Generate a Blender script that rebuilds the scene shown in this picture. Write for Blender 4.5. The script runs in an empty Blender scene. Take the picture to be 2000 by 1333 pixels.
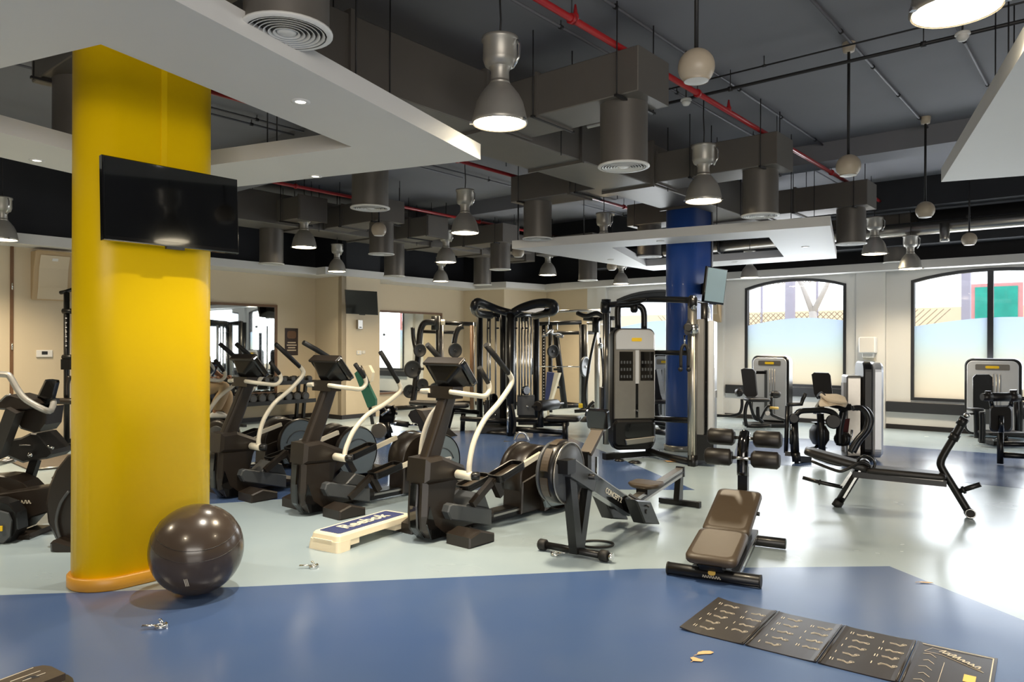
import bpy, math, random
from mathutils import Vector, Matrix
random.seed(7)
sc = bpy.context.scene
COL = sc.collection
R = math.radians

# ------------------------------------------------------------------ camera, world, exposure
F, CX, CY, HC, ROLL = 1430.0, 1000.0, 674.0, 1.6, R(.2)
cd = bpy.data.cameras.new('camera'); cam = bpy.data.objects.new('camera', cd); COL.objects.link(cam)
cd.sensor_width = 36; cd.lens = 36 * F / 2000; cd.shift_y = (CY - 666.5) / 2000
cd.clip_start = .05; cd.clip_end = 300
cam.matrix_world = Matrix.Translation((0, 0, HC)) @ Matrix.Rotation(R(90), 4, 'X') @ Matrix.Rotation(ROLL, 4, 'Z')
sc.camera = cam
world = bpy.data.worlds.new('sky'); sc.world = world; world.use_nodes = True
bg = world.node_tree.nodes['Background']; bg.inputs[0].default_value = (.86, .93, 1, 1); bg.inputs[1].default_value = 2.6
sc.view_settings.view_transform = 'Standard'; sc.view_settings.look = 'None'
sc.view_settings.exposure = 0.0; sc.view_settings.gamma = 1; sc.view_settings.use_curve_mapping = False
sc.cycles.use_denoising = True; sc.cycles.max_bounces = 8; sc.cycles.diffuse_bounces = 4
sc.cycles.sample_clamp_indirect = 6
U = Vector((math.sin(R(40)), math.cos(R(40)), 0)); V = Vector((-U.y, U.x, 0))     # the two directions of the room grid

def area(name, loc, size, sy, energy, col, aim, shape='RECTANGLE', spread=180):
    l = bpy.data.lights.new(name, 'AREA'); l.shape = shape; l.size = size; l.size_y = sy
    l.energy = energy; l.color = col; l.spread = R(spread)
    o = bpy.data.objects.new(name, l); COL.objects.link(o); o.location = loc
    o.rotation_euler = Vector(aim).to_track_quat('-Z', 'Y').to_euler()
    return o
W0 = Vector((7.65, 14.0, 0))                       # origin of the window wall, which runs along -V to the right
def ww(s, z, off=0): return W0 - V * s - U * off + Vector((0, 0, z))
DAY = (.9, .95, 1)
for s in (4.8, 8.2):
    area('window_daylight', ww(s, 1.9, .1), 2.2, 2.2, 42, DAY, -U)
area('window_daylight', (1.5, -5.6, 2.2), 7, 2.4, 470, (1, .93, .84), (0, 1, -.12))  # added fill light behind the camera; the rear wall has no window
for s in (-5.5, -2.2, 1.2):
    area('window_daylight', ww(s, 1.85, .06), 1.9, 2.0, 85, DAY, -U)
for x, y in ((-5.2, 4.2), (-7.4, 6.8), (-6.4, 9.2), (-2.6, 1.2), (.4, -.6), (4.6, 2.0)):          # unseen fill lights without lamp bodies, added to brighten the left of the room
    area('lamp_beam', (x, y, 3.2), .36, .36, 60, (1, .84, .6), (0, 0, -1), 'DISK', 125)

# ------------------------------------------------------------------ placing by view: pixel -> point on a plane or at a depth
def ray(px, py):
    x, y = px - CX, py - CY; c, s = math.cos(ROLL), math.sin(ROLL)
    return (x * c + y * s) / F, -(-x * s + y * c) / F
def hz(px, py, z):
    a, b = ray(px, py); Y = (z - HC) / b; return Vector((a * Y, Y, z))
def fl(px, py): return hz(px, py, 0)
def W(px, py, Y):
    a, b = ray(px, py); return Vector((a * Y, Y, HC + b * Y))

# ------------------------------------------------------------------ materials
def lin(h):
    h = h.lstrip('#'); r = [int(h[i:i + 2], 16) / 255 for i in (0, 2, 4)]
    return tuple(c / 12.92 if c <= .04045 else ((c + .055) / 1.055) ** 2.4 for c in r) + (1,)
def mat(name, hexc, rough=.5, metal=0, var=.08, scale=6, bump=0, coat=0, spec=.5, coords='Object'):
    m = bpy.data.materials.new(name); m.use_nodes = True; nt = m.node_tree; b = nt.nodes['Principled BSDF']
    b.inputs['Roughness'].default_value = rough; b.inputs['Metallic'].default_value = metal
    b.inputs['Coat Weight'].default_value = coat; b.inputs['Specular IOR Level'].default_value = spec
    c = lin(hexc); tc = nt.nodes.new('ShaderNodeTexCoord'); n = nt.nodes.new('ShaderNodeTexNoise')
    n.inputs['Scale'].default_value = scale; n.inputs['Detail'].default_value = 4
    nt.links.new(tc.outputs[coords], n.inputs['Vector'])
    mx = nt.nodes.new('ShaderNodeMix'); mx.data_type = 'RGBA'
    mx.inputs['A'].default_value = tuple(k * (1 - var) for k in c[:3]) + (1,)
    mx.inputs['B'].default_value = tuple(min(1, k * (1 + var)) for k in c[:3]) + (1,)
    nt.links.new(n.outputs['Fac'], mx.inputs['Factor']); nt.links.new(mx.outputs['Result'], b.inputs['Base Color'])
    if bump:
        bp = nt.nodes.new('ShaderNodeBump'); bp.inputs['Strength'].default_value = bump; bp.inputs['Distance'].default_value = .02
        nt.links.new(n.outputs['Fac'], bp.inputs['Height']); nt.links.new(bp.outputs['Normal'], b.inputs['Normal'])
    return m
def glow(name, hexc, strength):
    m = bpy.data.materials.new(name); m.use_nodes = True; b = m.node_tree.nodes['Principled BSDF']
    b.inputs['Base Color'].default_value = lin(hexc); b.inputs['Emission Color'].default_value = lin(hexc)
    b.inputs['Emission Strength'].default_value = strength; return m
M = dict(
    wall=mat('wall_paint', '#cbbca2', .6, var=.02, scale=2), tan=mat('tan_plastic', '#b79f7c', .5, var=.04), white=mat('white_paint', '#d8d6d3', .55, var=.02, scale=3),
    winwall=mat('window_wall_paint', '#d9d8d5', .55, var=.02, scale=2),
    dark=mat('void_paint', '#26272b', .8, var=.2, scale=2), ceil=mat('ceiling_paint', '#78787e', .8, var=.08, scale=1.5, bump=.1),
    duct=mat('duct_paint', '#6c6761', .45, .35, var=.08, scale=4), ductin=mat('duct_dark', '#3a3836', .6),
    diff=mat('diffuser_white', '#dcdad5', .45, var=.03), alu=mat('spun_aluminium', '#aeaaa2', .4, .55, var=.1, scale=5),
    black=mat('black_metal', '#100f0f', .36, 0, var=.15, coat=.1, spec=.4), rubber=mat('black_rubber', '#131211', .6, var=.2, scale=12),
    plastic=mat('brown_black_plastic', '#241d17', .38, var=.1, coat=.1), gloss=mat('gloss_black', '#0a0a0b', .12, var=.05, coat=.6),
    grey=mat('grey_plastic', '#45484b', .42, var=.05), bluegrey=mat('bluegrey_disc', '#6b777d', .4, var=.04),
    ivory=mat('ivory_tube', '#e2dac6', .35, var=.03, coat=.3), chrome=mat('chrome', '#d8d8d6', .16, 1, var=.03),
    silver=mat('brushed_silver', '#a6a29b', .3, .9, var=.06, scale=14), shell=mat('silver_shell', '#d2d5da', .3, .35, var=.04, coat=.3),
    pad=mat('black_upholstery', '#191512', .45, var=.12, scale=20, bump=.05), brownpad=mat('brown_upholstery', '#42372a', .45, var=.06, scale=20, bump=.05),
    yellow=mat('yellow_paint', '#ffd000', .36, var=.03, scale=2, spec=.3), ochre=mat('ochre_skirting', '#c08a2c', .4, var=.1, scale=8),
    blue=mat('blue_paint', '#2c53a2', .33, var=.05, scale=2, coat=.2), red=mat('red_pipe', '#a11c20', .35, var=.1, coat=.3),
    pipe=mat('grey_pipe', '#64646a', .5, .3, var=.1), rod=mat('dark_rod', '#2b2a2b', .5, .4), screen=mat('tv_screen', '#050607', .08, var=.02, coat=.5),
    ballshell=mat('ball_shell', '#b5a793', .4, var=.03), cream=mat('cream_plastic', '#e9dcc0', .42, var=.03), frame=mat('dark_frame', '#2b2c2f', .45, var=.1),
    brown=mat('brown_wood', '#6d4f36', .5, var=.2, scale=12), skirting=mat('dark_skirting', '#241f1e', .4, var=.1),
    mirror=mat('mirror_glass', '#eef2f0', .02, 1, var=0), stepblue=mat('step_blue_rubber', '#3c4470', .6, var=.12, scale=30),
    gold=mat('gold_print', '#d8b35a', .5, var=.05), yel=mat('yellow_badge', '#e8c020', .4, var=.05), matskin=mat('mat_vinyl', '#2a2521', .3, var=.15, scale=5, coat=.2), print=mat('pale_print', '#cdc4b2', .6, var=.1),
    leaf=mat('dry_leaf', '#d3ad7c', .6, var=.15, scale=20), green=mat('green_board', '#1f5a48', .5, var=.08),
    khaki=mat('khaki_cloth', '#b49a76', .85, var=.12, scale=14, bump=.2), skin=mat('skin', '#b07f5f', .55, var=.05), hair=mat('hair', '#1d1713', .6, var=.2),
    shirt=mat('grey_shirt', '#70757a', .85, var=.1, bump=.1), shoe=mat('white_shoe', '#d9d8d3', .55, var=.05), redcloth=mat('dark_red', '#5a201f', .7, var=.2),
    towel=mat('beige_towel', '#d5c4ab', .95, var=.12, scale=40, bump=.3), floormat=mat('brown_mat', '#5b5248', .7, var=.1),
    poster=mat('poster_dark', '#332622', .5, var=.4, scale=9), paleprint=mat('poster_text', '#c9b9a2', .6), tvpale=mat('pale_screen', '#c6e0e4', .25, var=.12, scale=2, coat=.3),  # pale screen colour stands in for a window reflected in the glass
    outwall=mat('outdoor_wall', '#e6d3b4', .8, var=.05), outground=mat('outdoor_ground', '#d8d2c6', .9, var=.05), post=mat('lilac_post', '#b7b2c4', .6),
    redpost=mat('red_post', '#d88a86', .6), lattice=mat('lattice_wood', '#a8957c', .7), tree=mat('tree_trunk', '#d6cfc8', .8), billboard=mat('billboard_teal', '#2fae9c', .5, var=.4, scale=4),
    pink=mat('billboard_pink', '#e7a3a3', .5), lens=glow('lamp_lens', '#fff0cf', 12), spotlens=glow('spot_lens', '#fff6e6', 6))

def floor_material(name, c1, c2, rough):
    m = mat(name, c1, rough, var=.0, scale=.9); nt = m.node_tree; b = nt.nodes['Principled BSDF']
    mx = next(n for n in nt.nodes if n.type == 'MIX'); mx.inputs['A'].default_value = lin(c1); mx.inputs['B'].default_value = lin(c2)
    n = next(n for n in nt.nodes if n.type == 'TEX_NOISE'); n.inputs['Detail'].default_value = 3; n.inputs['Roughness'].default_value = .5
    n.inputs['Scale'].default_value = .8
    t = nt.nodes.new('ShaderNodeTexNoise'); t.inputs['Scale'].default_value = 1.3; t.inputs['Detail'].default_value = 3
    nt.links.new(nt.nodes['Texture Coordinate'].outputs['Object'], t.inputs['Vector'])
    mr = nt.nodes.new('ShaderNodeMapRange'); mr.inputs['To Min'].default_value = rough - .1; mr.inputs['To Max'].default_value = rough + .06
    nt.links.new(t.outputs['Fac'], mr.inputs['Value']); nt.links.new(mr.outputs['Result'], b.inputs['Roughness'])
    b.inputs['Specular IOR Level'].default_value = .7
    return m
M['floor'] = floor_material('pale_vinyl', '#8c9ea9', '#a5b2b7', .27)
M['floorblue'] = floor_material('blue_vinyl', '#2f4e84', '#566784', .24)  # greyer tone mixed into the blue imitates the ceiling panel's sheen

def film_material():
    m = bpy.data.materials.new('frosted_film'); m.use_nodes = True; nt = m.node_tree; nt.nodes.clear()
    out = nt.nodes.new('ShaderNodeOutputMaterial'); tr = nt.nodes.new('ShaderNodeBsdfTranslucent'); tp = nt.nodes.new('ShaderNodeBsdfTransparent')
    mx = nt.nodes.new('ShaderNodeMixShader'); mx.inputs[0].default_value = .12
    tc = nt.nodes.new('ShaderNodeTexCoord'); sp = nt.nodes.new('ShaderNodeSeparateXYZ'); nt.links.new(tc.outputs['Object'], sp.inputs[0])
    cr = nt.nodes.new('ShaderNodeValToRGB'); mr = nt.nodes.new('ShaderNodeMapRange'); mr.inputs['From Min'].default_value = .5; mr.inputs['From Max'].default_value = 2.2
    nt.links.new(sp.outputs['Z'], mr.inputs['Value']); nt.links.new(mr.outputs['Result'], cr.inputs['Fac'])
    e = cr.color_ramp.elements; e[0].color = lin('#f2e4ce'); e[1].color = lin('#d9e5f6'); e.new(.4).color = lin('#ebe8da'); e.new(.7).color = lin('#dfeaea')  # ramp puts the blurred sky above and ground below into the film colour
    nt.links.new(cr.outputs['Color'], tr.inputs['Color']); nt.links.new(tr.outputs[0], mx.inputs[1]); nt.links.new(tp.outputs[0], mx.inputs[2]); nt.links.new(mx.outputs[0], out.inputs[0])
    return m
def pane_material():
    m = bpy.data.materials.new('clear_pane'); m.use_nodes = True; nt = m.node_tree; nt.nodes.clear()
    out = nt.nodes.new('ShaderNodeOutputMaterial'); tp = nt.nodes.new('ShaderNodeBsdfTransparent'); g = nt.nodes.new('ShaderNodeBsdfGlossy')
    g.inputs['Roughness'].default_value = .02; mx = nt.nodes.new('ShaderNodeMixShader'); mx.inputs[0].default_value = .06
    nt.links.new(tp.outputs[0], mx.inputs[1]); nt.links.new(g.outputs[0], mx.inputs[2]); nt.links.new(mx.outputs[0], out.inputs[0]); return m
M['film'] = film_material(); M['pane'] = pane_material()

# ------------------------------------------------------------------ mesh building
def inset(poly, d):
    n = len(poly); ar = sum(poly[i][0] * poly[(i + 1) % n][1] - poly[(i + 1) % n][0] * poly[i][1] for i in range(n)); sg = 1 if ar > 0 else -1
    out = []
    for i in range(n):
        a, b, c = Vector(poly[i - 1]), Vector(poly[i]), Vector(poly[(i + 1) % n])
        e1 = (b - a).normalized(); e2 = (c - b).normalized(); n1 = Vector((-e1.y, e1.x)) * sg; n2 = Vector((-e2.y, e2.x)) * sg
        k = n1 + n2; q = max(.35, 1 + n1.dot(n2)); out.append(tuple(b + k * (d / q)))
    return out
def rrect(w, h, r, n=4, cx=0, cy=0):
    p = []
    for k, (sx, sy) in enumerate(((1, 1), (-1, 1), (-1, -1), (1, -1))):
        for i in range(n + 1):
            a = R(90 * k + 90 * i / n); p.append((cx + sx * (w / 2 - r) + r * math.cos(a), cy + sy * (h / 2 - r) + r * math.sin(a)))
    return p
def smooth_path(pts, n=5):
    P = [Vector(p) for p in pts]; out = []
    for i in range(len(P) - 1):
        p0, p1, p2, p3 = P[max(i - 1, 0)], P[i], P[i + 1], P[min(i + 2, len(P) - 1)]
        for k in range(n):
            t = k / n
            out.append(.5 * ((2 * p1) + (p2 - p0) * t + (2 * p0 - 5 * p1 + 4 * p2 - p3) * t * t + (3 * p1 - p0 - 3 * p2 + p3) * t ** 3))
    return out + [P[-1]]
class B:
    def __init__(s): s.v, s.f, s.s = [], [], []
    def add(s, vs, fs, sm=False):
        o = len(s.v); s.v += [Vector(v) for v in vs]
        for f in fs: s.f.append([i + o for i in f]); s.s.append(sm)
        return s
    def box(s, c, d, rz=0, rot=None):
        x, y, z = d[0] / 2, d[1] / 2, d[2] / 2; m = rot or Matrix.Rotation(rz, 3, 'Z'); c = Vector(c)
        return s.add([c + m @ Vector((a * x, b * y, e * z)) for a in (-1, 1) for b in (-1, 1) for e in (-1, 1)],
                     [(0, 1, 3, 2), (4, 6, 7, 5), (0, 4, 5, 1), (2, 3, 7, 6), (0, 2, 6, 4), (1, 5, 7, 3)])
    def bar(s, p, q, w, h, up=(0, 0, 1)):
        p, q = Vector(p), Vector(q); d = (q - p).normalized(); u = Vector(up)
        if abs(d.dot(u)) > .97: u = Vector((1, 0, 0))
        r = d.cross(u).normalized(); u = r.cross(d); rot = Matrix((d, r, u)).transposed()
        return s.box((p + q) / 2, ((q - p).length, w, h), rot=rot)
    def loft(s, rings, sm=False, cap=True):
        n = len(rings[0]); vs = [v for r in rings for v in r]; fs = []
        for k in range(len(rings) - 1):
            for i in range(n):
                j = (i + 1) % n; fs.append((k * n + i, k * n + j, k * n + n + j, k * n + n + i))
        s.add(vs, fs, sm)
        if cap: o = len(s.v) - len(vs); s.f += [[o + i for i in range(n)][::-1], [o + (len(rings) - 1) * n + i for i in range(n)]]; s.s += [False, False]
        return s
    def slab(s, poly, a, b, bev=0, fr=None, sm=False):
        """polygon in the plane of fr (two axes), extruded along the third from a to b; default plane x-z, along y"""
        ex, ey, en, o = fr or (Vector((1, 0, 0)), Vector((0, 0, 1)), Vector((0, 1, 0)), Vector((0, 0, 0)))
        L = lambda pp, t: [o + ex * p[0] + ey * p[1] + en * t for p in pp]
        if a > b: a, b = b, a
        if bev:
            q = inset(poly, bev); rings = [L(q, a), L(poly, a + bev), L(poly, b - bev), L(q, b)]
        else: rings = [L(poly, a), L(poly, b)]
        return s.loft(rings, sm)
    def cushion(s, c, d, r=.03, rot=None, t=.35, sm=True):
        """rounded pad: d = length x, width y, thickness z"""
        m = rot or Matrix.Identity(3); c = Vector(c); h = d[2] / 2; bv = d[2] * t; rings = []
        for ins, z in ((bv * 1.6, -h), (bv * .3, -h + bv * .35), (0, -h + bv), (0, h - bv), (bv * .3, h - bv * .35), (bv * 1.6, h)):
            rings.append([c + m @ Vector((x, y, z)) for x, y in rrect(d[0] - 2 * ins, d[1] - 2 * ins, max(.004, r - ins * .3), 3)])
        return s.loft(rings, sm)
    def tube(s, pts, r, n=8, closed=False, sm=True, rot=0):
        P = [Vector(p) for p in pts]; N = len(P); rings = []; nor = None
        for i, p in enumerate(P):
            if closed: d = (P[(i + 1) % N] - P[i - 1]).normalized()
            else: d = ((P[min(i + 1, N - 1)] - p).normalized() + (p - P[max(i - 1, 0)]).normalized()).normalized()
            if nor is None: nor = d.cross(Vector((0, 0, 1))) if abs(d.z) < .9 else d.cross(Vector((0, 1, 0)))
            nor = (nor - d * nor.dot(d)).normalized(); bn = d.cross(nor); rr = r[i] if isinstance(r, (list, tuple)) else r
            k = 1
            if not closed and 0 < i < N - 1:
                cs = (P[i + 1] - p).normalized().dot((p - P[i - 1]).normalized()); k = min(1.4, 1 / math.sqrt(max(.3, (1 + cs) / 2))) if n == 4 else 1
            rings.append([p + (nor * math.cos(a) + bn * math.sin(a)) * rr * k for a in (rot + 2 * math.pi * j / n for j in range(n))])
        if closed: rings.append(rings[0])
        return s.loft(rings, sm, not closed)
    def sq(s, pts, w): return s.tube(pts, w * .707, 4, sm=False, rot=R(45))
    def cyl(s, p, q, r, r2=None, n=16, bev=0):
        p, q = Vector(p), Vector(q)
        if bev:
            d = (q - p).normalized() * bev; return s.tube([p, p + d, q - d, q], [r - bev, r, r, r - bev], n)
        return s.tube([p, q], [r, r if r2 is None else r2], n)
    def lathe(s, prof, c=(0, 0, 0), n=24, ax='z', sm=True):
        c = Vector(c); rings = []
        for r, h in prof:
            ring = []
            for j in range(n):
                a = 2 * math.pi * j / n; x, y = r * math.cos(a), r * math.sin(a)
                ring.append(c + (Vector((x, y, h)) if ax == 'z' else Vector((x, h, -y)) if ax == 'y' else Vector((h, x, y))))
            rings.append(ring)
        return s.loft(rings, sm, False)
    def ball(s, c, r, n=16, sz=1): return s.lathe([(max(.0005, r * math.sin(math.pi * i / n)), -r * sz * math.cos(math.pi * i / n)) for i in range(n + 1)], c, 2 * n)
    def ring(s, c, R_, r, ax='z', n=24, k=6):
        ex, ey = {'z': ((1, 0, 0), (0, 1, 0)), 'y': ((1, 0, 0), (0, 0, 1)), 'x': ((0, 1, 0), (0, 0, 1))}[ax]
        return s.tube([Vector(c) + Vector(ex) * R_ * math.cos(2 * math.pi * i / n) + Vector(ey) * R_ * math.sin(2 * math.pi * i / n) for i in range(n)], r, k, closed=True)
    def build(s, name, m, parent=None, off=None):
        me = bpy.data.meshes.new(name); off = off or Vector((0, 0, 0))
        me.from_pydata([v - off for v in s.v], [], s.f)
        me.polygons.foreach_set('use_smooth', s.s); me.materials.append(M[m] if isinstance(m, str) else m)
        o = bpy.data.objects.new(name, me); COL.objects.link(o)
        if parent: o.parent = parent
        import bmesh
        bm = bmesh.new(); bm.from_mesh(me); bmesh.ops.recalc_face_normals(bm, faces=bm.faces); bm.to_mesh(me); bm.free()
        return o
def struct(o): o['kind'] = 'structure'; return o
def tag(o, label, cat, group=None, kind='thing'):
    o['label'] = label; o['category'] = cat; o['kind'] = kind
    if group: o['group'] = group
    return o
class T:
    """a thing: an Empty at its base; heading in degrees from +Y towards +X becomes the local x axis; world=True: parts come in world coordinates"""
    def __init__(s, name, label, cat, loc=(0, 0, 0), head=None, group=None):
        s.o = bpy.data.objects.new(name, None); COL.objects.link(s.o); s.o.location = loc; s.o.empty_display_size = .1
        s.off = Vector((0, 0, 0))
        if head is not None: s.o.rotation_euler.z = R(90 - head)
        else: s.off = Vector(loc)
        tag(s.o, label, cat, group)
    def __call__(s, name, m, b, parent=None, label=None):
        o = b.build(name, m, parent or s.o, s.off)
        if label: o['label'] = label
        return o
def copy_tree(o, parent=None):
    c = o.copy(); COL.objects.link(c)
    if parent: c.parent = parent
    for ch in list(o.children): copy_tree(ch, c)
    return c
def text(name, body, size, origin, ex, ey, m, parent, off=None, depth=.001, align='CENTER', bold=0):
    cu = bpy.data.curves.new(name, 'FONT'); cu.body = body; cu.size = size; cu.align_x = align; cu.align_y = 'CENTER'; cu.extrude = depth; cu.offset = bold
    to = bpy.data.objects.new(name, cu); COL.objects.link(to)
    me = bpy.data.meshes.new_from_object(to.evaluated_get(bpy.context.evaluated_depsgraph_get())); bpy.data.objects.remove(to); bpy.data.curves.remove(cu)
    ex, ey = Vector(ex).normalized(), Vector(ey).normalized(); en = ex.cross(ey); o = Vector(origin) - (off or Vector((0, 0, 0)))
    for v in me.vertices: v.co = o + ex * v.co.x + ey * v.co.y + en * v.co.z
    me.materials.clear(); me.materials.append(M[m]); me.name = name
    ob = bpy.data.objects.new(name, me); COL.objects.link(ob); ob.parent = parent; return ob
Z = Vector((0, 0, 1))
def script_marks(name, n, size, origin, ex, ey, m, parent, off=None, seed=1):
    """a line of small unreadable letter strokes"""
    rn = random.Random(seed); ex, ey = Vector(ex).normalized(), Vector(ey).normalized(); en = ex.cross(ey); b = B(); o = Vector(origin)
    for k in range(n):
        x = (k - n / 2) * size * .62; hgt = size * rn.choice((.6, .6, .95))
        pts = [(x, 0), (x + size * .1, hgt), (x + size * .3, hgt * rn.uniform(.4, 1)), (x + size * .4, 0), (x + size * .62, size * .08)]
        for a, c in zip(pts, pts[1:]): b.bar(o + ex * a[0] + ey * a[1], o + ex * c[0] + ey * c[1], size * .13, .0012, en)
    return b.build(name, m, parent, off)
# ------------------------------------------------------------------ room shell
Z0, ZS, ZSU, ZC = 0.0, 3.05, 3.2, 4.5
LW = Vector((-7.07, 11.5, 0))
C_ = Vector((-3.62, 15.55, 0)); B_ = C_ + V * .95; D_ = C_ + U * .92; D2_ = D_ + V * .9
s1 = LW + U * .8; E_ = Vector((-1.31, 19.72, 0)); F_ = Vector((-.21, 19.12, 0)); G_ = Vector((.94, 20.05, 0)); H_ = ww(-7.47, 0)
s2 = s1 + V * .9
k = (B_ - s2).dot(V); s2 = s2 + V * k
D2_ = D_ + V * ((E_ - D_).dot(V))
back = [ww(9.6, 0), Vector((9.2, -6.2, 0)), Vector((-9.5, -6.2, 0)), LW - U * 7.5]
poly = [LW - U * 7.5, s1, s2, B_, C_, D_, D2_, E_, F_, G_, H_, ww(9.6, 0)] + back[1:3]
B().slab([(p.x, p.y) for p in poly], -.12, 0, fr=(Vector((1, 0, 0)), Vector((0, 1, 0)), Z, Vector((0, 0, 0)))).build('floor', 'floor')
floor = bpy.data.objects['floor']; struct(floor)
def sheet(pts, name='blue_sheet'):
    o = B().slab([(p.x, p.y) for p in pts], .0, .0015, fr=(Vector((1, 0, 0)), Vector((0, 1, 0)), Z, Vector((0, 0, 0)))).build(name, 'floorblue', floor); return o
a, b_, c, d, e = fl(-150, 1169), fl(480, 1147), fl(1250, 1112), fl(1737, 1107), fl(2000, 1213)
dd = (e - d).normalized()
sheet([a, b_, c, d, d + dd * 6, d + dd * 6 + Vector((-9, -2, 0)), a + Vector((0, -6, 0))])
sheet([fl(380, 987), fl(545, 976), fl(985, 955), fl(1357, 958), fl(1080, 841), fl(700, 842), fl(380, 880)])
sheet([fl(1440, 866), fl(1520, 856), fl(1592, 858), fl(1719, 870), fl(2000, 891), fl(2150, 905), fl(2200, 975), fl(1900, 945), fl(1640, 915), fl(1430, 905)])
pc = B().slab([(p.x, p.y) for p in poly], ZC, ZC + .1, fr=(Vector((1, 0, 0)), Vector((0, 1, 0)), Z, Vector((0, 0, 0)))).build('ceiling', 'ceil'); struct(pc)

def wall(name, p, q, z0, z1, m, th=.12):
    d = (q - p).normalized(); n = Vector((d.y, -d.x, 0))
    if n.dot(Vector((0, 6, 0)) - (p + q) / 2) > 0: n = -n
    b = B().slab([(0, z0), ((q - p).length, z0), ((q - p).length, z1), (0, z1)], 0, th, fr=(d, Z, n, p))
    return struct(b.build(name, m))
segs = [('left_near', poly[0], s1), ('left_step', s1, s2), ('left', s2, B_), ('left_return', B_, C_), ('pier', C_, D_), ('pier_return', D_, D2_),
        ('back_left', D2_, E_), ('back_step', E_, F_), ('back_pier', F_, G_), ('back_return', G_, H_)]
for n, p, q in segs:
    wall('wall_' + n, p, q, 0, ZS, 'wall'); wall('wall_' + n + '_void', p, q, ZS, ZC, 'dark')
    d = (q - p).normalized(); nn = Vector((d.y, -d.x, 0))
    if nn.dot(Vector((0, 6, 0)) - (p + q) / 2) < 0: nn = -nn
    struct(B().slab([(0, 0), ((q - p).length, 0), ((q - p).length, .09), (0, .09)], 0, .015, fr=(d, Z, nn, p)).build('baseboard_' + n, 'skirting'))
wall('wall_rear', back[1], back[2], 0, ZC, 'wall'); wall('wall_rear_left', back[2], poly[0], 0, ZC, 'wall'); wall('wall_rear_right', back[0], back[1], 0, ZC, 'wall')
# bulkhead: a band of ceiling that follows the walls
line = [poly[0], s1, s2, B_, C_, D_, D2_, E_, F_, G_, H_, ww(9.6, 0)]
def offs(line, ds):
    out = []
    for i, p in enumerate(line):
        ns = []
        for j in (i - 1, i):
            if 0 <= j < len(line) - 1:
                d = (line[j + 1] - line[j]).normalized(); ns.append((Vector((d.y, -d.x, 0)), ds[j]))
        if len(ns) == 1: out.append(p + ns[0][0] * ns[0][1]); continue
        (n1, d1), (n2, d2) = ns; dt = n1.x * n2.y - n1.y * n2.x
        if abs(dt) < .05: out.append(p + n1 * d1); continue
        out.append(p + Vector(((d1 * n2.y - d2 * n1.y) / dt, (n1.x * d2 - n2.x * d1) / dt, 0)))
    return out
ds = [.5, .5, .75, .5, .12, .5, .75, .5, .5, .5, .4]
inner = offs(line, ds)
b = B()
for i in range(len(line) - 1):
    q = [line[i], line[i + 1], inner[i + 1], inner[i]]
    b.add([p + Z * ZS for p in q] + [p + Z * ZSU for p in q], [(0, 1, 2, 3), (4, 7, 6, 5), (2, 6, 7, 3)])
struct(b.build('trim_bulkhead', 'white'))

# window wall with arched openings
def arch(s0, s1, z0, zs, zt, n=10):
    """opening outline: sill z0, spring zs, crown zt (flat arch)"""
    pts = [(s0, z0), (s1, z0), (s1, zs)]
    for i in range(1, n):
        t = i / n; pts.append((s1 + (s0 - s1) * t, zs + (zt - zs) * (1 - abs(2 * t - 1) ** 2.2)))
    return pts + [(s0, zs)]
wins = [(-6.58, -4.42, .78, 2.74, 2.93, 0), (-3.29, -1.19, .74, 2.86, 3.02, 0), (-.02, 2.55, .57, 2.86, 3.02, 1.26), (3.3, 9.4, .57, 2.86, 3.02, (4.5, 5.7, 6.9, 8.1))]
fw = (-V, Z, U, W0)                                  # s, z, outwards
b = B(); edges = [-7.47] + [x for w in wins for x in w[:2]] + [9.6]
for i in range(0, len(edges), 2): b.slab([(edges[i], 0), (edges[i + 1], 0), (edges[i + 1], ZC), (edges[i], ZC)], 0, .2, fr=fw)
for s0, s1_, z0, zs, zt, mu in wins:
    b.slab([(s0, 0), (s1_, 0), (s1_, z0), (s0, z0)], 0, .2, fr=fw)
    A = arch(s0, s1_, z0, zs, zt)[2:]
    for p, q in zip(A, A[1:]): b.slab([p, q, (q[0], ZC), (p[0], ZC)], 0, .2, fr=fw)
struct(b.build('wall_right', 'winwall'))
struct(B().slab([(-7.4, ZSU), (9.6, ZSU), (9.6, ZC - .01), (-7.4, ZC - .01)], -.02, -.005, fr=fw).build('wall_right_void', 'dark'))
struct(B().slab([(-7.4, 0), (9.6, 0), (9.6, .09), (-7.4, .09)], -.015, 0, fr=fw).build('baseboard_right', 'skirting'))
for i, (s0, s1_) in enumerate(((-7.1, -6.85), (-4.25, -3.75), (-.98, -.45), (2.75, 3.2))):
    struct(B().slab([(s0, 0), (s1_, 0), (s1_, ZS), (s0, ZS)], -.1, 0, fr=fw).build('trim_pier_%d' % (i + 1), 'winwall'))
for i, (s0, s1_, z0, z1) in enumerate(((-6.8, -4.3, .58, .75), (-3.72, -1.02, .54, .73), (-.44, 2.7, .33, .53), (3.22, 9.5, .33, .53))):
    struct(B().slab([(s0, z0), (s1_, z0), (s1_, z1), (s0, z1)], -.06, 0, .006, fr=fw).build('trim_sill_%d' % (i + 1), 'frame'))
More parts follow.
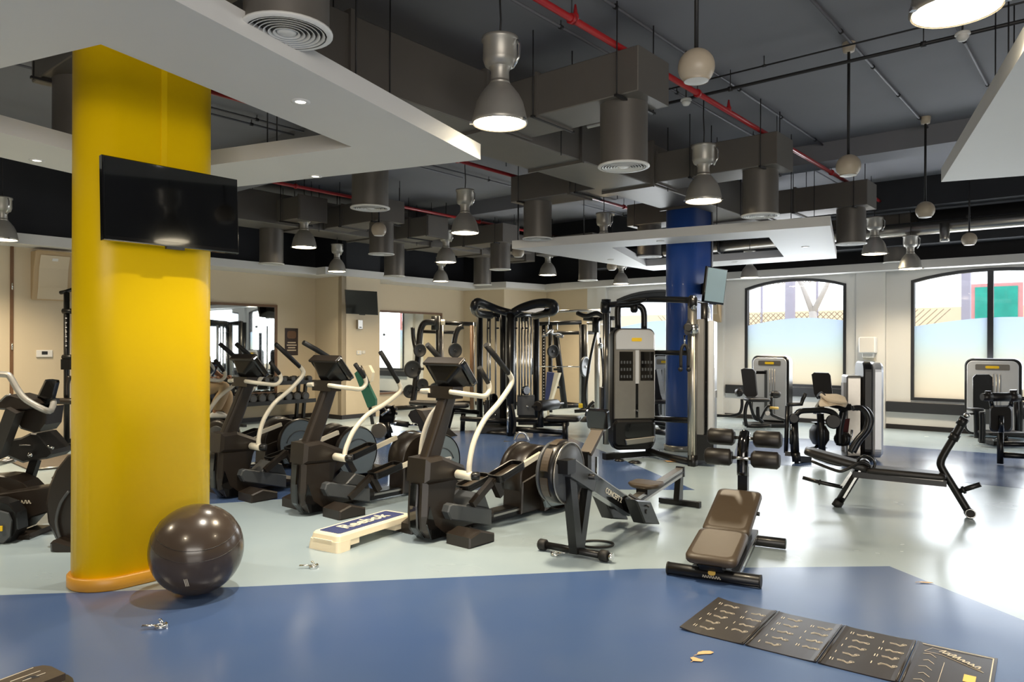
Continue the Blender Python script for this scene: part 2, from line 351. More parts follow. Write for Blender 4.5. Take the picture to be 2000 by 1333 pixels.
for i, (s0, s1_, z0, zs, zt, mu) in enumerate(wins):
    w = bpy.data.objects.new('window_%d' % (i + 1), None); COL.objects.link(w); w.location = ww((s0 + s1_) / 2, z0); struct(w)
    off = w.location.copy()
    A = arch(s0, s1_, z0, zs, zt); I = inset(A, .055); b = B(); n = len(A)
    for j in range(n): b.slab([A[j], A[(j + 1) % n], I[(j + 1) % n], I[j]], -.02, .1, fr=fw)
    b.build('window_frame', 'frame', w, off)
    for mu in (mu if isinstance(mu, tuple) else (mu,) if mu else ()): B().slab([(mu - .045, z0 + .05), (mu + .045, z0 + .05), (mu + .045, zt - .03), (mu - .045, zt - .03)], -.01, .09, fr=fw).build('mullion', 'frame', w, off)
    B().slab(I, .04, .046, fr=fw).build('pane', 'pane', w, off)
    if i == 0:
        top = [p for p in I if p[1] > 2.5]; B().slab([(I[0][0], 2.68), (I[1][0], 2.68)] + top, .0, .03, fr=fw).build('blind', 'dark', w, off)
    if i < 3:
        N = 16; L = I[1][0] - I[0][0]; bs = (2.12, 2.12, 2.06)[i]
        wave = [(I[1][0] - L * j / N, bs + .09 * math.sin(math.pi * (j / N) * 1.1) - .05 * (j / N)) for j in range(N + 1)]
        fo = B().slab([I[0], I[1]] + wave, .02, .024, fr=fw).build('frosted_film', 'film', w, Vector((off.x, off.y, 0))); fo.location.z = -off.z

oo = lambda s, z, off=0: ww(s, z, -off)
# ------------------------------------------------------------------ outdoors, seen through the clear tops of the windows
og = B().box((0, 0, -.06), (60, 60, .1)); og = og.build('outdoor_ground', 'outground'); og.location = oo(0, 0, 30.3); og.rotation_euler.z = R(-40); struct(og)
t = B().slab([(-16, 0), (4.5, 0), (4.5, 2.75), (-16, 2.75)], 9, 9.2, fr=fw).build('garden_wall', 'outwall'); tag(t, 'pale garden wall outside, seen through the right window', 'wall')
t = T('lattice_fence', 'diamond lattice fence outside the arched window with one pane', 'fence', oo(-3.5, 0, 4.5))
for k in range(4): t('panel_frame', 'post', B().slab([(-6.2 + 1.5 * k, .6), (-6.15 + 1.5 * k, .6), (-6.15 + 1.5 * k, 3.4), (-6.2 + 1.5 * k, 3.4)], 4.5, 4.55, fr=fw))
b = B()
for k in range(44):
    for sg in (1, -1):
        x = -7 + .14 * k; p, q = oo(x, 1.6, 4.5), oo(x + sg * .9, 2.5, 4.5); b.bar(p, q, .012, .016)
        p, q = oo(x, 3.3, 4.5), oo(x + sg * .5, 3.8, 4.5); b.bar(p, q, .012, .016)
o = t('lattice', 'lattice', b); o['kind'] = 'stuff'
t = T('garden_post', 'lilac post standing outside the left part of the arched window', 'post', oo(-3.6, 0, 3.6)); t('shaft', 'post', B().slab([(-3.7, 0), (-3.5, 0), (-3.5, 4), (-3.7, 4)], 3.6, 3.8, fr=fw)); t('cap', 'outwall', B().slab([(-3.76, 4), (-3.44, 4), (-3.44, 4.1), (-3.76, 4.1)], 3.5, 3.86, fr=fw))
t = T('garden_post', 'pale red post outside the right part of the arched window', 'post', oo(-1.9, 0, 3.8)); t('shaft', 'redpost', B().slab([(-2.02, 0), (-1.86, 0), (-1.86, 4), (-2.02, 4)], 3.8, 3.95, fr=fw)); t('cap', 'outwall', B().slab([(-2.08, 4), (-1.8, 4), (-1.8, 4.1), (-2.08, 4.1)], 3.7, 4.0, fr=fw))
t = T('garden_tree', 'pale bare tree trunk forking outside the arched window', 'tree', oo(-3.1, 0, 4.0))
t('trunk', 'tree', B().tube([oo(-3.1, 0, 4), oo(-3.08, 1.6, 4), oo(-3.12, 2.5, 4)], [.14, .11, .1], 10)); t('branch', 'tree', B().tube([oo(-3.12, 2.45, 4), oo(-2.8, 3.1, 4), oo(-2.5, 3.9, 4)], [.08, .06, .04], 8)); t('branch', 'tree', B().tube([oo(-3.12, 2.45, 4), oo(-3.4, 3.2, 4), oo(-3.9, 4.0, 4)], [.08, .06, .04], 8))
t = T('poster_board', 'teal poster board with pink rim outside behind the mullion', 'poster', oo(.75, 0, 5))
t('rim', 'pink', B().slab([(.25, 2.12), (1.3, 2.12), (1.3, 3.1), (.25, 3.1)], 5, 5.04, fr=fw)); t('print', 'billboard', B().slab([(.35, 2.2), (1.2, 2.2), (1.2, 3.02), (.35, 3.02)], 4.98, 5, fr=fw)); t('leg', 'post', B().slab([(.7, 0), (.8, 0), (.8, 2.12), (.7, 2.12)], 5, 5.04, fr=fw))
t = T('garden_railing', 'low hooped metal railing outside the right window', 'railing', oo(1, 0, 3.5))
b = B()
for k in range(16): x = -.4 + .3 * k; b.tube([oo(x, 1.4, 3.5), oo(x, 1.95, 3.5), oo(x + .05, 2.03, 3.5), oo(x + .15, 2.06, 3.5), oo(x + .2, 1.95, 3.5), oo(x + .2, 1.4, 3.5)], .008, 5)
o = t('hoops', 'post', b); o['kind'] = 'stuff'; t('rail', 'post', B().tube([oo(-.5, 1.8, 3.5), oo(4.6, 1.8, 3.5)], .014, 6)); t('post', 'post', B().tube([oo(-.45, 0, 3.5), oo(-.45, 1.9, 3.5)], .03, 8)); t('post', 'post', B().tube([oo(4.5, 0, 3.5), oo(4.5, 1.9, 3.5)], .03, 8))
t = T('garden_post', 'blue grey post outside the left edge of the right window', 'post', oo(.4, 0, 3.2)); t('shaft', 'post', B().slab([(.33, 0), (.5, 0), (.5, 4), (.33, 4)], 3.2, 3.35, fr=fw)); t('cap', 'outwall', B().slab([(.28, 4), (.55, 4), (.55, 4.1), (.28, 4.1)], 3.15, 3.4, fr=fw))

# ------------------------------------------------------------------ pillars
def pill(c1, L, r, n=14):
    pts = []
    for sgn, c in ((1, c1 + U * L), (-1, c1)):
        for i in range(n + 1):
            a = R(-90 + 180 * i / n); p = c + U * sgn * math.cos(a) * r + (V * sgn) * math.sin(a) * r; pts.append((p.x, p.y))
    return pts
XY = (Vector((1, 0, 0)), Vector((0, 1, 0)), Z, Vector((0, 0, 0)))
def pillar(label, c1, L, r, m, seam=False):
    t = T('pillar', label, 'pillar', c1 + U * L / 2)
    t('shaft', m, B().slab(pill(c1, L, r), .0, ZC, fr=XY, sm=True)); t('skirting', 'ochre' if seam else 'silver', B().slab(pill(c1, L, r + .025), 0, .085, .01, fr=XY, sm=True))
    nrm = -V
    if seam: t('cable_trunking', m, B().slab([(L * .52, 2.7), (L * .52 + .04, 2.7), (L * .52 + .04, ZC), (L * .52, ZC)], r, r + .004, fr=(U, Z, nrm, c1)))
    else: t('cable_trunking', 'silver', B().slab([(L * .95, 2.3), (L * .95 + .03, 2.3), (L * .95 + .03, ZC), (L * .95, ZC)], r, r + .02, fr=(U, Z, nrm, c1)))
    return t
YP = Vector((-2.73, 4.9, 0)) + U * .035; pillar('thick glossy yellow pillar with rounded ends and ochre skirting', YP, .455, .222, 'yellow', True)
BP = fl(1337, 884) + Vector((.02, .27, 0)); pillar('dark blue pillar behind the silver cable machine', BP, .5, .245, 'blue')

def tv(name, label, corner, ex, ey, w, h, scr, arm_to, th=.05):
    """corner = lower left of the front; ex right, ey up"""
    ex, ey = Vector(ex).normalized(), Vector(ey).normalized(); en = ex.cross(ey); corner = Vector(corner)
    t = T(name, label, 'television', corner + ex * w / 2 + ey * h / 2); fr = (ex, ey, en, corner)
    t('casing', 'gloss', B().slab([(0, 0), (w, 0), (w, h), (0, h)], -th, 0, .006, fr=fr))
    t('screen', scr, B().slab([(.014, .03), (w - .014, .03), (w - .014, h - .014), (.014, h - .014)], 0, .002, fr=fr))
    t('sensor_bar', 'frame', B().slab([(w / 2 - .06, -.015), (w / 2 + .06, -.015), (w / 2 + .06, .0), (w / 2 - .06, .0)], -.03, -.005, fr=fr))
    t('wall_arm', 'black', B().bar(corner + ex * w / 2 + ey * h * .5 - en * th, arm_to, .09, .16))
    return t
q = (YP + U * .255 - V * .222); n = -V; tl = W(205, 303, 4.53); 
dn = (Z * -1 + U * 0).normalized(); p0 = W(202, 468, 4.5)
tv('television', 'large black flat television hanging on the yellow pillar', p0, U, (Z * .999 + V * .05), .9, .53, 'screen', q + Z * 2.5)
p0 = W(676, 613, 14.8); tv('television', 'black television tilted down on the white pier above a sensor box', p0, (W(738, 616, 15.05) - p0), (-.02, -.16, 1), .655, .485, 'screen', C_ + U * .46 - V * .03 + Z * 2.35)
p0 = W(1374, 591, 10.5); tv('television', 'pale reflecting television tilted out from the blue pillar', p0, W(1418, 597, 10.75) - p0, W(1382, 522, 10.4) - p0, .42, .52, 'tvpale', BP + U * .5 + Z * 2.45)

# ------------------------------------------------------------------ hung ceiling panels with downlights
D1 = Vector((.4067, .9135, 0)); D2 = Vector((.9135, -.4067, 0))
def lightspot(p, label, m='spotlens', e=26):
    t = T('downlight', label, 'downlight', p)
    t('trim_ring', 'white', B().lathe([(.03, .002), (.058, .002), (.058, -.006), (.036, -.008), (.03, -.002)], p, 20)); t('lens', m, B().lathe([(.0005, .0), (.036, .0), (.036, -.004), (.0005, -.004)], p, 16))
    if e: area('downlight_beam', p - Z * .02, .07, .07, e, (1, .92, .78), -Z, 'DISK', 110)
def hung(label, outer, inn, rods, z=3.1, th=.125):
    c = sum(outer, Vector()) / len(outer); t = T('ceiling_panel', label, 'ceiling panel', Vector((c.x, c.y, z))); b = B(); n = len(outer)
    up = Z * th
    for i in range(n):
        j = (i + 1) % n; A, Bq, Cq, Dq = outer[i], outer[j], inn[j], inn[i]
        b.add([A, Bq, Cq, Dq, A + up, Bq + up, Cq + up, Dq + up], [(0, 1, 2, 3), (4, 7, 6, 5), (0, 4, 5, 1), (3, 2, 6, 7)])
    t('board', 'white', b)
    for p in rods: t('hanger_rod', 'rod', B().tube([Vector((p.x, p.y, z + th)), Vector((p.x, p.y, ZC))], .006, 6))
    return t
c0 = Vector((-.26, 5.93, 3.1)); o1 = [c0, c0 - D1 * 3.53, c0 - D1 * 3.53 - D2 * 3.53, c0 - D2 * 3.53]
i1 = [c0 - D1 * .73 - D2 * .73, c0 - D1 * 2.8 - D2 * .73, c0 - D1 * 2.8 - D2 * 2.8, c0 - D1 * .73 - D2 * 2.8]
hung('large white square ceiling panel hung around the yellow pillar', o1, i1, [c0 - D1 * .35 - D2 * 1.9, c0 - D1 * .4 - D2 * 1.75, c0 - D1 * .35 - D2 * 1.2, c0 - D1 * 1.2 - D2 * .35, c0 - D1 * 2.0 - D2 * .35, c0 - D1 * 2.4 - D2 * 3.2])
o2 = [hz(1000, 486, 3.1), hz(1622, 441, 3.1), hz(1634, 505, 3.1), hz(1276, 529, 3.1)]; i2 = [hz(1195, 484, 3.1), hz(1502, 464, 3.1), hz(1531, 502, 3.1), hz(1262, 520, 3.1)]
hung('white ceiling panel hung around the blue pillar', o2, i2, [hz(1140, 470, 3.15), hz(1400, 458, 3.15), hz(1545, 455, 3.15), hz(1590, 480, 3.15), hz(1380, 515, 3.15)])
c3 = Vector((3.91, 6.68, 3.1)); o3 = [c3, c3 + D2 * 3.53, c3 + D2 * 3.53 - D1 * 3.6, c3 - D1 * 3.6]; i3 = [c3 + D2 * .9 - D1 * .73, c3 + D2 * 2.8 - D1 * .73, c3 + D2 * 2.8 - D1 * 2.8, c3 + D2 * .9 - D1 * 2.8]
hung('white ceiling panel cut off by the upper right picture corner', o3, i3, [c3 + D2 * .35 - D1 * .4, c3 + D2 * .5 - D1 * .3, c3 + D2 * .3 - D1 * 1.2, c3 + D2 * .3 - D1 * 2.0])
lightspot(hz(587, 198, 3.1), 'bright downlight in the near arm of the large white panel'); lightspot(hz(616, 344, 3.1), 'bright downlight in the far arm of the large white panel'); lightspot(hz(72, 313, 3.1), 'bright downlight in the white panel left of the yellow pillar')
lightspot(hz(1573, 482, 3.1), 'lit downlight at the right end of the blue pillar panel', e=12)
for p, l in ((hz(1290, 471, 3.1), 'unlit downlight in the front arm of the blue pillar panel'), (hz(1193, 507, 3.1), 'unlit downlight in the left arm of the blue pillar panel'), (hz(1435, 512, 3.1), 'unlit downlight in the far arm of the blue pillar panel')): lightspot(p, l, 'cream', 0)

# ------------------------------------------------------------------ air ducts
ZD, rD = 3.18, .21
def air_duct(label, px, py, way, L, lead=.3, box=(3.72, 4.1), plate=True, Y=None):
    p = W(px, py, Y) if Y else hz(px, py, ZD); ZD_ = p.z; t = T('air_duct', label, 'air duct', p); w = V * way; a, e = p - w * lead, p + w * L
    z0, z1 = box; fr = (w, Z, U, Vector((p.x, p.y, 0)))
    t('duct_box', 'duct', B().slab([(-lead, z0), (L, z0), (L, z1), (-lead, z1)], -.27, .27, .008, fr=fr))
    for k in (.75, 1.25):
        if k < L: t('flange', 'duct', B().slab([(k, z0 - .02), (k + .03, z0 - .02), (k + .03, z1 + .02), (k, z1 + .02)], -.29, .29, fr=fr))
    for sx in (-.12, L * .6):
        for sy in (-.31, .31): q = p + w * sx + U * sy; t('hanger_rod', 'rod', B().tube([Vector((q.x, q.y, z0 - .03)), Vector((q.x, q.y, ZC))], .006, 5))
        q = p + w * sx; t('bracket', 'rod', B().bar(Vector((q.x, q.y, z0 - .015)) - U * .33, Vector((q.x, q.y, z0 - .015)) + U * .33, .03, .02))
    dr = t('drop', 'duct', B().lathe([(rD, 0), (rD, z0 - ZD_ + .002)], p + Z * .006, 28))
    df = B().lathe([(rD - .01, .0), (rD + .018, .0), (rD + .018, -.012), (rD - .012, -.016)], p + Z * .008, 32)
    o = t('diffuser', 'diff', df, dr); t('diffuser_throat', 'ductin', B().lathe([(.0005, .01), (rD - .012, .01), (rD - .012, .014), (.0005, .014)], p, 24), dr)
    if plate:
        b = B()
        for k in range(6): r0 = .19 - .0245 * k; b.lathe([(r0, -.008), (r0 - .006, -.008), (r0 - .019, .010), (r0 - .013, .010), (r0, -.008)], p, 28)
        b.lathe([(.0005, -.008), (.045, -.006), (.052, .004), (.0005, .006)], p, 20); t('diffuser_rings', 'diff', b, dr)
A1 = 1.3
for a in ((560, 63, 1, A1, 'wide round air diffuser on a duct above the large white panel'), (1218, 326, 1, A1, 'air duct box with a tall round drop in the middle of the ceiling'), (1485, 422, 1, A1, 'air duct box with round drop above the blue pillar panel'),
          (1662, 477, 1, A1, 'air duct with round drop at the right end of the blue pillar panel'), (1750, 513, 1, A1, 'lower air duct with round drop near the right window'),
          (160, 292, -1, A1, 'air duct with round drop half hidden behind the yellow pillar'), (723, 407, -1, A1, 'air duct with round drop beyond the large white panel'), (1050, 467, -1, 1.5, 'long air duct with round drop left of the blue pillar panel'), (1268, 502, -1, A1, 'air duct with round drop inside the blue pillar panel opening'),
          (745, 497, 1, A1, 'air duct with round drop behind a ball speaker'), (977, 527, 1, A1, 'air duct with round drop before the back corner'), (1148, 548, 1, A1, 'small far air duct with round drop right of the back corner', 16.6),
          (530, 516, -1, A1, 'dark air duct with round drop above the left wall', 13.3), (770, 540, -1, A1, 'air duct with round drop above the white pier', 15.2), (942, 557, -1, A1, 'farthest air duct with round drop at the back corner', 17.6)):
    air_duct(a[4], a[0], a[1], a[2], a[3], Y=a[5] if len(a) > 5 else None)
def trunk(label, p, L0, L1, w=.36):
    t = T('trunk_duct', label, 'air duct', p + Z * 3.68); fr = (U, Z, V, Vector((p.x, p.y, 0)))
    t('duct_body', 'duct', B().slab([(L0, 3.68), (L1, 3.68), (L1, 4.22), (L0, 4.22)], -w, w, .01, fr=fr))
    x = L0 + .8
    while x < L1: t('flange', 'duct', B().slab([(x, 3.65), (x + .04, 3.65), (x + .04, 4.25), (x, 4.25)], -w - .03, w + .03, fr=fr)); x += 1.6
    x = L0 + .4
    while x < L1:
        for s_ in (-w - .03, w + .03): q = p + U * x + V * s_; t('hanger_rod', 'rod', B().tube([Vector((q.x, q.y, 3.65)), Vector((q.x, q.y, ZC))], .006, 5))
        x += 2.4
g = hz(1218, 326, ZD); g.z = 0
trunk('long grey trunk duct running away between the two near rows of drops', g + V * 1.66, -4.4, 7.6)
g2 = hz(745, 497, ZD); g2.z = 0
trunk('long grey trunk duct over the rear left of the gym', g2 + V * 1.66, -3.2, 6)

# ------------------------------------------------------------------ pipes, conduits, beams
def run(name, label, cat, p, d, L0, L1, r, m, z, rods=2.2, n=8, flare=False):
    p = Vector((p.x, p.y, z)); t = T(name, label, cat, p)
    t('tube', m, B().tube([p + d * L0, p + d * L1], r, n)); x = L0 + rods * .4
    while rods and x < L1:
        q = p + d * x; t('clamp', 'rod' if m != 'red' else 'red', B().cyl(q - d * .02, q + d * .02, r * 1.5, n=8)); t('hanger_rod', 'rod', B().tube([q, Vector((q.x, q.y, ZC))], .005, 5)); x += rods
    return t
def sprinkler(t, p):
    t('sprinkler_riser', 'red', B().tube([p, p + Z * .05, p + Z * .06, p + Z * .13], [.03, .028, .02, .008], 8))
ra = hz(1105, 30, 4.16); t = run('sprinkler_pipe', 'long red sprinkler pipe running above the tall round duct drop', 'pipe', ra, U, -3, 13, .028, 'red', 4.16)
for px, py in ((1127, 40), (1425, 218)): q = hz(px, py, 4.16); sprinkler(t, ra + U * (q - ra).dot(U))
t = run('sprinkler_pipe', 'red sprinkler pipe beyond the corner of the large white panel', 'pipe', hz(960, 332, 4.16), U, -6, 9, .028, 'red', 4.16); sprinkler(t, hz(912, 316, 4.16))
run('sprinkler_pipe', 'far red sprinkler pipe behind the bell lamps on the left', 'pipe', hz(650, 378, 4.16), U, -6, 7, .028, 'red', 4.16)
run('conduit', 'thin grey ceiling conduit left of the red sprinkler pipe', 'conduit', hz(1085, 47, 4.44), U, -3, 9, .014, 'pipe', 4.44)
run('conduit', 'thin grey ceiling conduit above the nearest ball speaker', 'conduit', hz(1300, 79, 4.47), U, -4, 5.5, .014, 'pipe', 4.47, 1.3)
run('conduit', 'thin grey ceiling conduit passing the small ceiling domes', 'conduit', hz(1665, 87, 4.47), U, -3, 4.2, .014, 'pipe', 4.47, 1.1)
run('conduit', 'thin ceiling conduit at far right beside the cut off panel', 'conduit', hz(1880, 75, 4.47), U, -2, 3, .012, 'pipe', 4.47, 1.5)
run('cable_conduit', 'dark conduit crossing the ceiling under the big bell lamp', 'conduit', hz(1485, 160, 4.3), V, -4, 3, .018, 'rod', 4.3, 1.8)
run('cable_conduit', 'thin dark cable strung across the ceiling above the crossing conduit', 'conduit', hz(1560, 112, 4.4), V, -3.5, 2.2, .009, 'rod', 4.4, 1.6)
run('conduit', 'thin grey conduit left of the large white panel corner', 'conduit', hz(850, 325, 4.44), U, -4, 6, .014, 'pipe', 4.44)
run('conduit', 'grey conduit seen through the large panel opening', 'conduit', hz(480, 240, 4.44), U, -3, 4, .014, 'pipe', 4.44)
run('cable_tray', 'white perforated cable tray beside the bell lamp', 'tray', hz(1080, 262, 4.1), V, -.7, .7, .03, 'silver', 4.1, 1.2)
def beam(name, p, L0, L1, h, w, m):
    p = Vector((p.x, p.y, 0)); struct(B().slab([(L0, ZC - h), (L1, ZC - h), (L1, ZC), (L0, ZC)], 0, w, fr=(V, Z, U, p)).build(name, m))
beam('trim_beam_1', hz(1600, 280, 4.5), -6, 9, .27, .5, 'ceil'); beam('trim_beam_2', hz(1800, 345, 4.5) , -6, 12, .5, .6, 'dark'); beam('trim_beam_3', hz(900, 150, 4.5), 0.2, 8, .4, .6, 'ceil')
t = run('vent_pipe', 'fat pale grey pipe along the void above the right window', 'pipe', W(1860, 442, 12.6), V, -6, 5.5, .11, 'silver', W(1860, 442, 12.6).z, 3, 14)
q = W(1845, 465, 12.5); t('elbow', 'silver', B().tube([q + Z * .25, q, q - Z * .06], .075, 12))
t = T('dark_duct', 'wide dark duct in the void above the window wall', 'air duct', ww(-2, 3.5, .5)); t('duct_body', 'dark', B().slab([(-7, 3.45), (8, 3.45), (8, 3.85), (-7, 3.85)], -.8, -.3, fr=fw)); t('flange', 'ductin', B().slab([(-3, 3.42), (-2.95, 3.42), (-2.95, 3.88), (-3, 3.88)], -.83, -.27, fr=fw)); t('flange', 'ductin', B().slab([(1, 3.42), (1.05, 3.42), (1.05, 3.88), (1, 3.88)], -.83, -.27, fr=fw))
for px, py, l in ((1340, 197, 'small white smoke detector under the crossing conduit'), (1880, 68, 'smoke detector below the big bell lamp at the right'), (962, 300, 'small white junction box beyond the large panel corner')):
    p = hz(px, py, 4.22); t = T('smoke_detector', l, 'detector', p); t('base', 'diff', B().lathe([(.0005, .02), (.055, .02), (.06, 0), (.0005, 0)], p, 18)); t('sensor_dome', 'diff', B().lathe([(.035, 0), (.05, -.02), (.03, -.05), (.0005, -.055)], p, 18)); t('stem', 'rod', B().tube([p, Vector((p.x, p.y, ZC))], .008, 6))

# ------------------------------------------------------------------ bell lamps
def bell(label, px, py, Y=None, k=1, lit=True, power=62, z=3.28):
    p = W(px, py, Y) if Y else hz(px, py, z); L_ = lambda pr: [(r * k, h * k) for r, h in pr]; t = T('pendant_lamp', label, 'lamp', p, group=None)
    t('bell_shade', 'alu', B().lathe(L_([(.205, .0), (.214, .012), (.21, .03), (.198, .09), (.18, .16), (.15, .22), (.11, .272), (.08, .305), (.074, .33), (.07, .33), (.1, .27), (.14, .21), (.17, .15), (.19, .08), (.2, .02)]), p, 32))
    t('neck', 'alu', B().lathe(L_([(.072, .32), (.07, .40), (.085, .43)]), p, 20))
    t('ballast_housing', 'alu', B().lathe(L_([(.085, .43), (.115, .445), (.13, .49), (.128, .62), (.14, .63), (.14, .655), (.0005, .655)]), p, 24))
    c = p + Vector((.13, -.06, .55)) * k; t('latch', 'chrome', B().tube([c + Z * .07, c + Vector((.02, -.01, .03)), c + Vector((.015, -.01, -.06)), c + Vector((-.03, 0, -.14))], .01, 6))
    t('rim_clip', 'chrome', B().box(p + Vector((-.215, 0, .008)) * k, (.03, .03, .016))); t('rim_clip', 'chrome', B().box(p + Vector((.18, -.12, .008)) * k, (.03, .03, .016), R(-30)))
    t('lens', 'lens' if lit else 'cream', B().lathe(L_([(.0005, .006), (.198, .006), (.198, .012), (.0005, .012)]), p, 24))
    t('cord', 'rod', B().tube([p + Z * .65 * k, p + Vector((.006, 0, .8)), p + Vector((-.004, 0, 1.0)), Vector((p.x, p.y, ZC))], .007, 6))
    if lit: area('lamp_beam', p - Z * .004, .36, .36, power * (.5 if Y else 1), (1, .84, .6), -Z, 'DISK', 122)
for px, py, l, *yk in ((976, 243, 'large grey bell lamp hanging beside the corner of the large white panel'), (1374, 394, 'grey bell lamp hanging in front of the top of the blue pillar'), (908, 456, 'bell lamp below the panel corner, the higher one of three in a column'),
        (594, 484, 'bell lamp beyond the television on the yellow pillar'), (658, 531, 'small bell lamp hanging before the top of the brown wall return', 14.3, 0.82), (871, 513, 'bell lamp, the middle one of three in a column'), (861, 550, 'bell lamp, the lowest and farthest of three in a column', 17.0, 0.86),
        (1070, 538, 'small bell lamp right of the back corner'), (1213, 555, 'small bell lamp left of the blue pillar at soffit height', 16.6, 0.84), (1708, 497, 'bell lamp between two round duct drops at the right', 13.0, 1), (1778, 526, 'bell lamp hanging before the right window soffit', 12.9, 0.9),
        (1464, 543, 'small bell lamp right of the blue pillar before the arched window', 14.7, 0.83), (4, 469, 'bell lamp cut by the left picture edge', 9.9, 0.88), (1868, 22, 'big bright bell lamp cut by the top picture edge'), (1179, 489, 'bell lamp whose bottom shows in the blue pillar panel opening')):
    bell(l, px, py, *yk)
def ball_speaker(label, px, py):
    p = hz(px, py, 3.32); t = T('ball_speaker', label, 'speaker', p)
    pr = [(max(.0005, .112 * math.sin(math.pi * i / 18)), .112 * math.cos(math.pi * i / 18)) for i in range(0, 15)]
    t('shell', 'ballshell', B().lathe(pr + [(.075, -.09)], p, 28)); t('grille', 'diff', B().lathe([(.075, -.088), (.05, -.094), (.0005, -.096)], p, 24))
    t('pole', 'rod', B().tube([p + Z * .1, Vector((p.x, p.y, ZC))], .014, 8)); t('ceiling_cup', 'ballshell', B().lathe([(.0005, -.09), (.05, -.085), (.06, -.03), (.06, 0)], Vector((p.x, p.y, ZC)), 18))
for px, py, l in ((1360, 131, 'nearest and largest pale ball speaker on a pole'), (1657, 325, 'pale ball speaker in front of the red sprinkler pipe end'), (1807, 411, 'pale ball speaker below the cut off panel corner'), (1893, 468, 'pale ball speaker before the fat grey pipe'), (740, 449, 'pale ball speaker in front of a round duct drop at the left'), (1012, 493, 'half hidden pale ball speaker left of the blue pillar panel'), (1195, 520, 'small far ball speaker under the blue pillar panel')):
    ball_speaker(l, px, py)
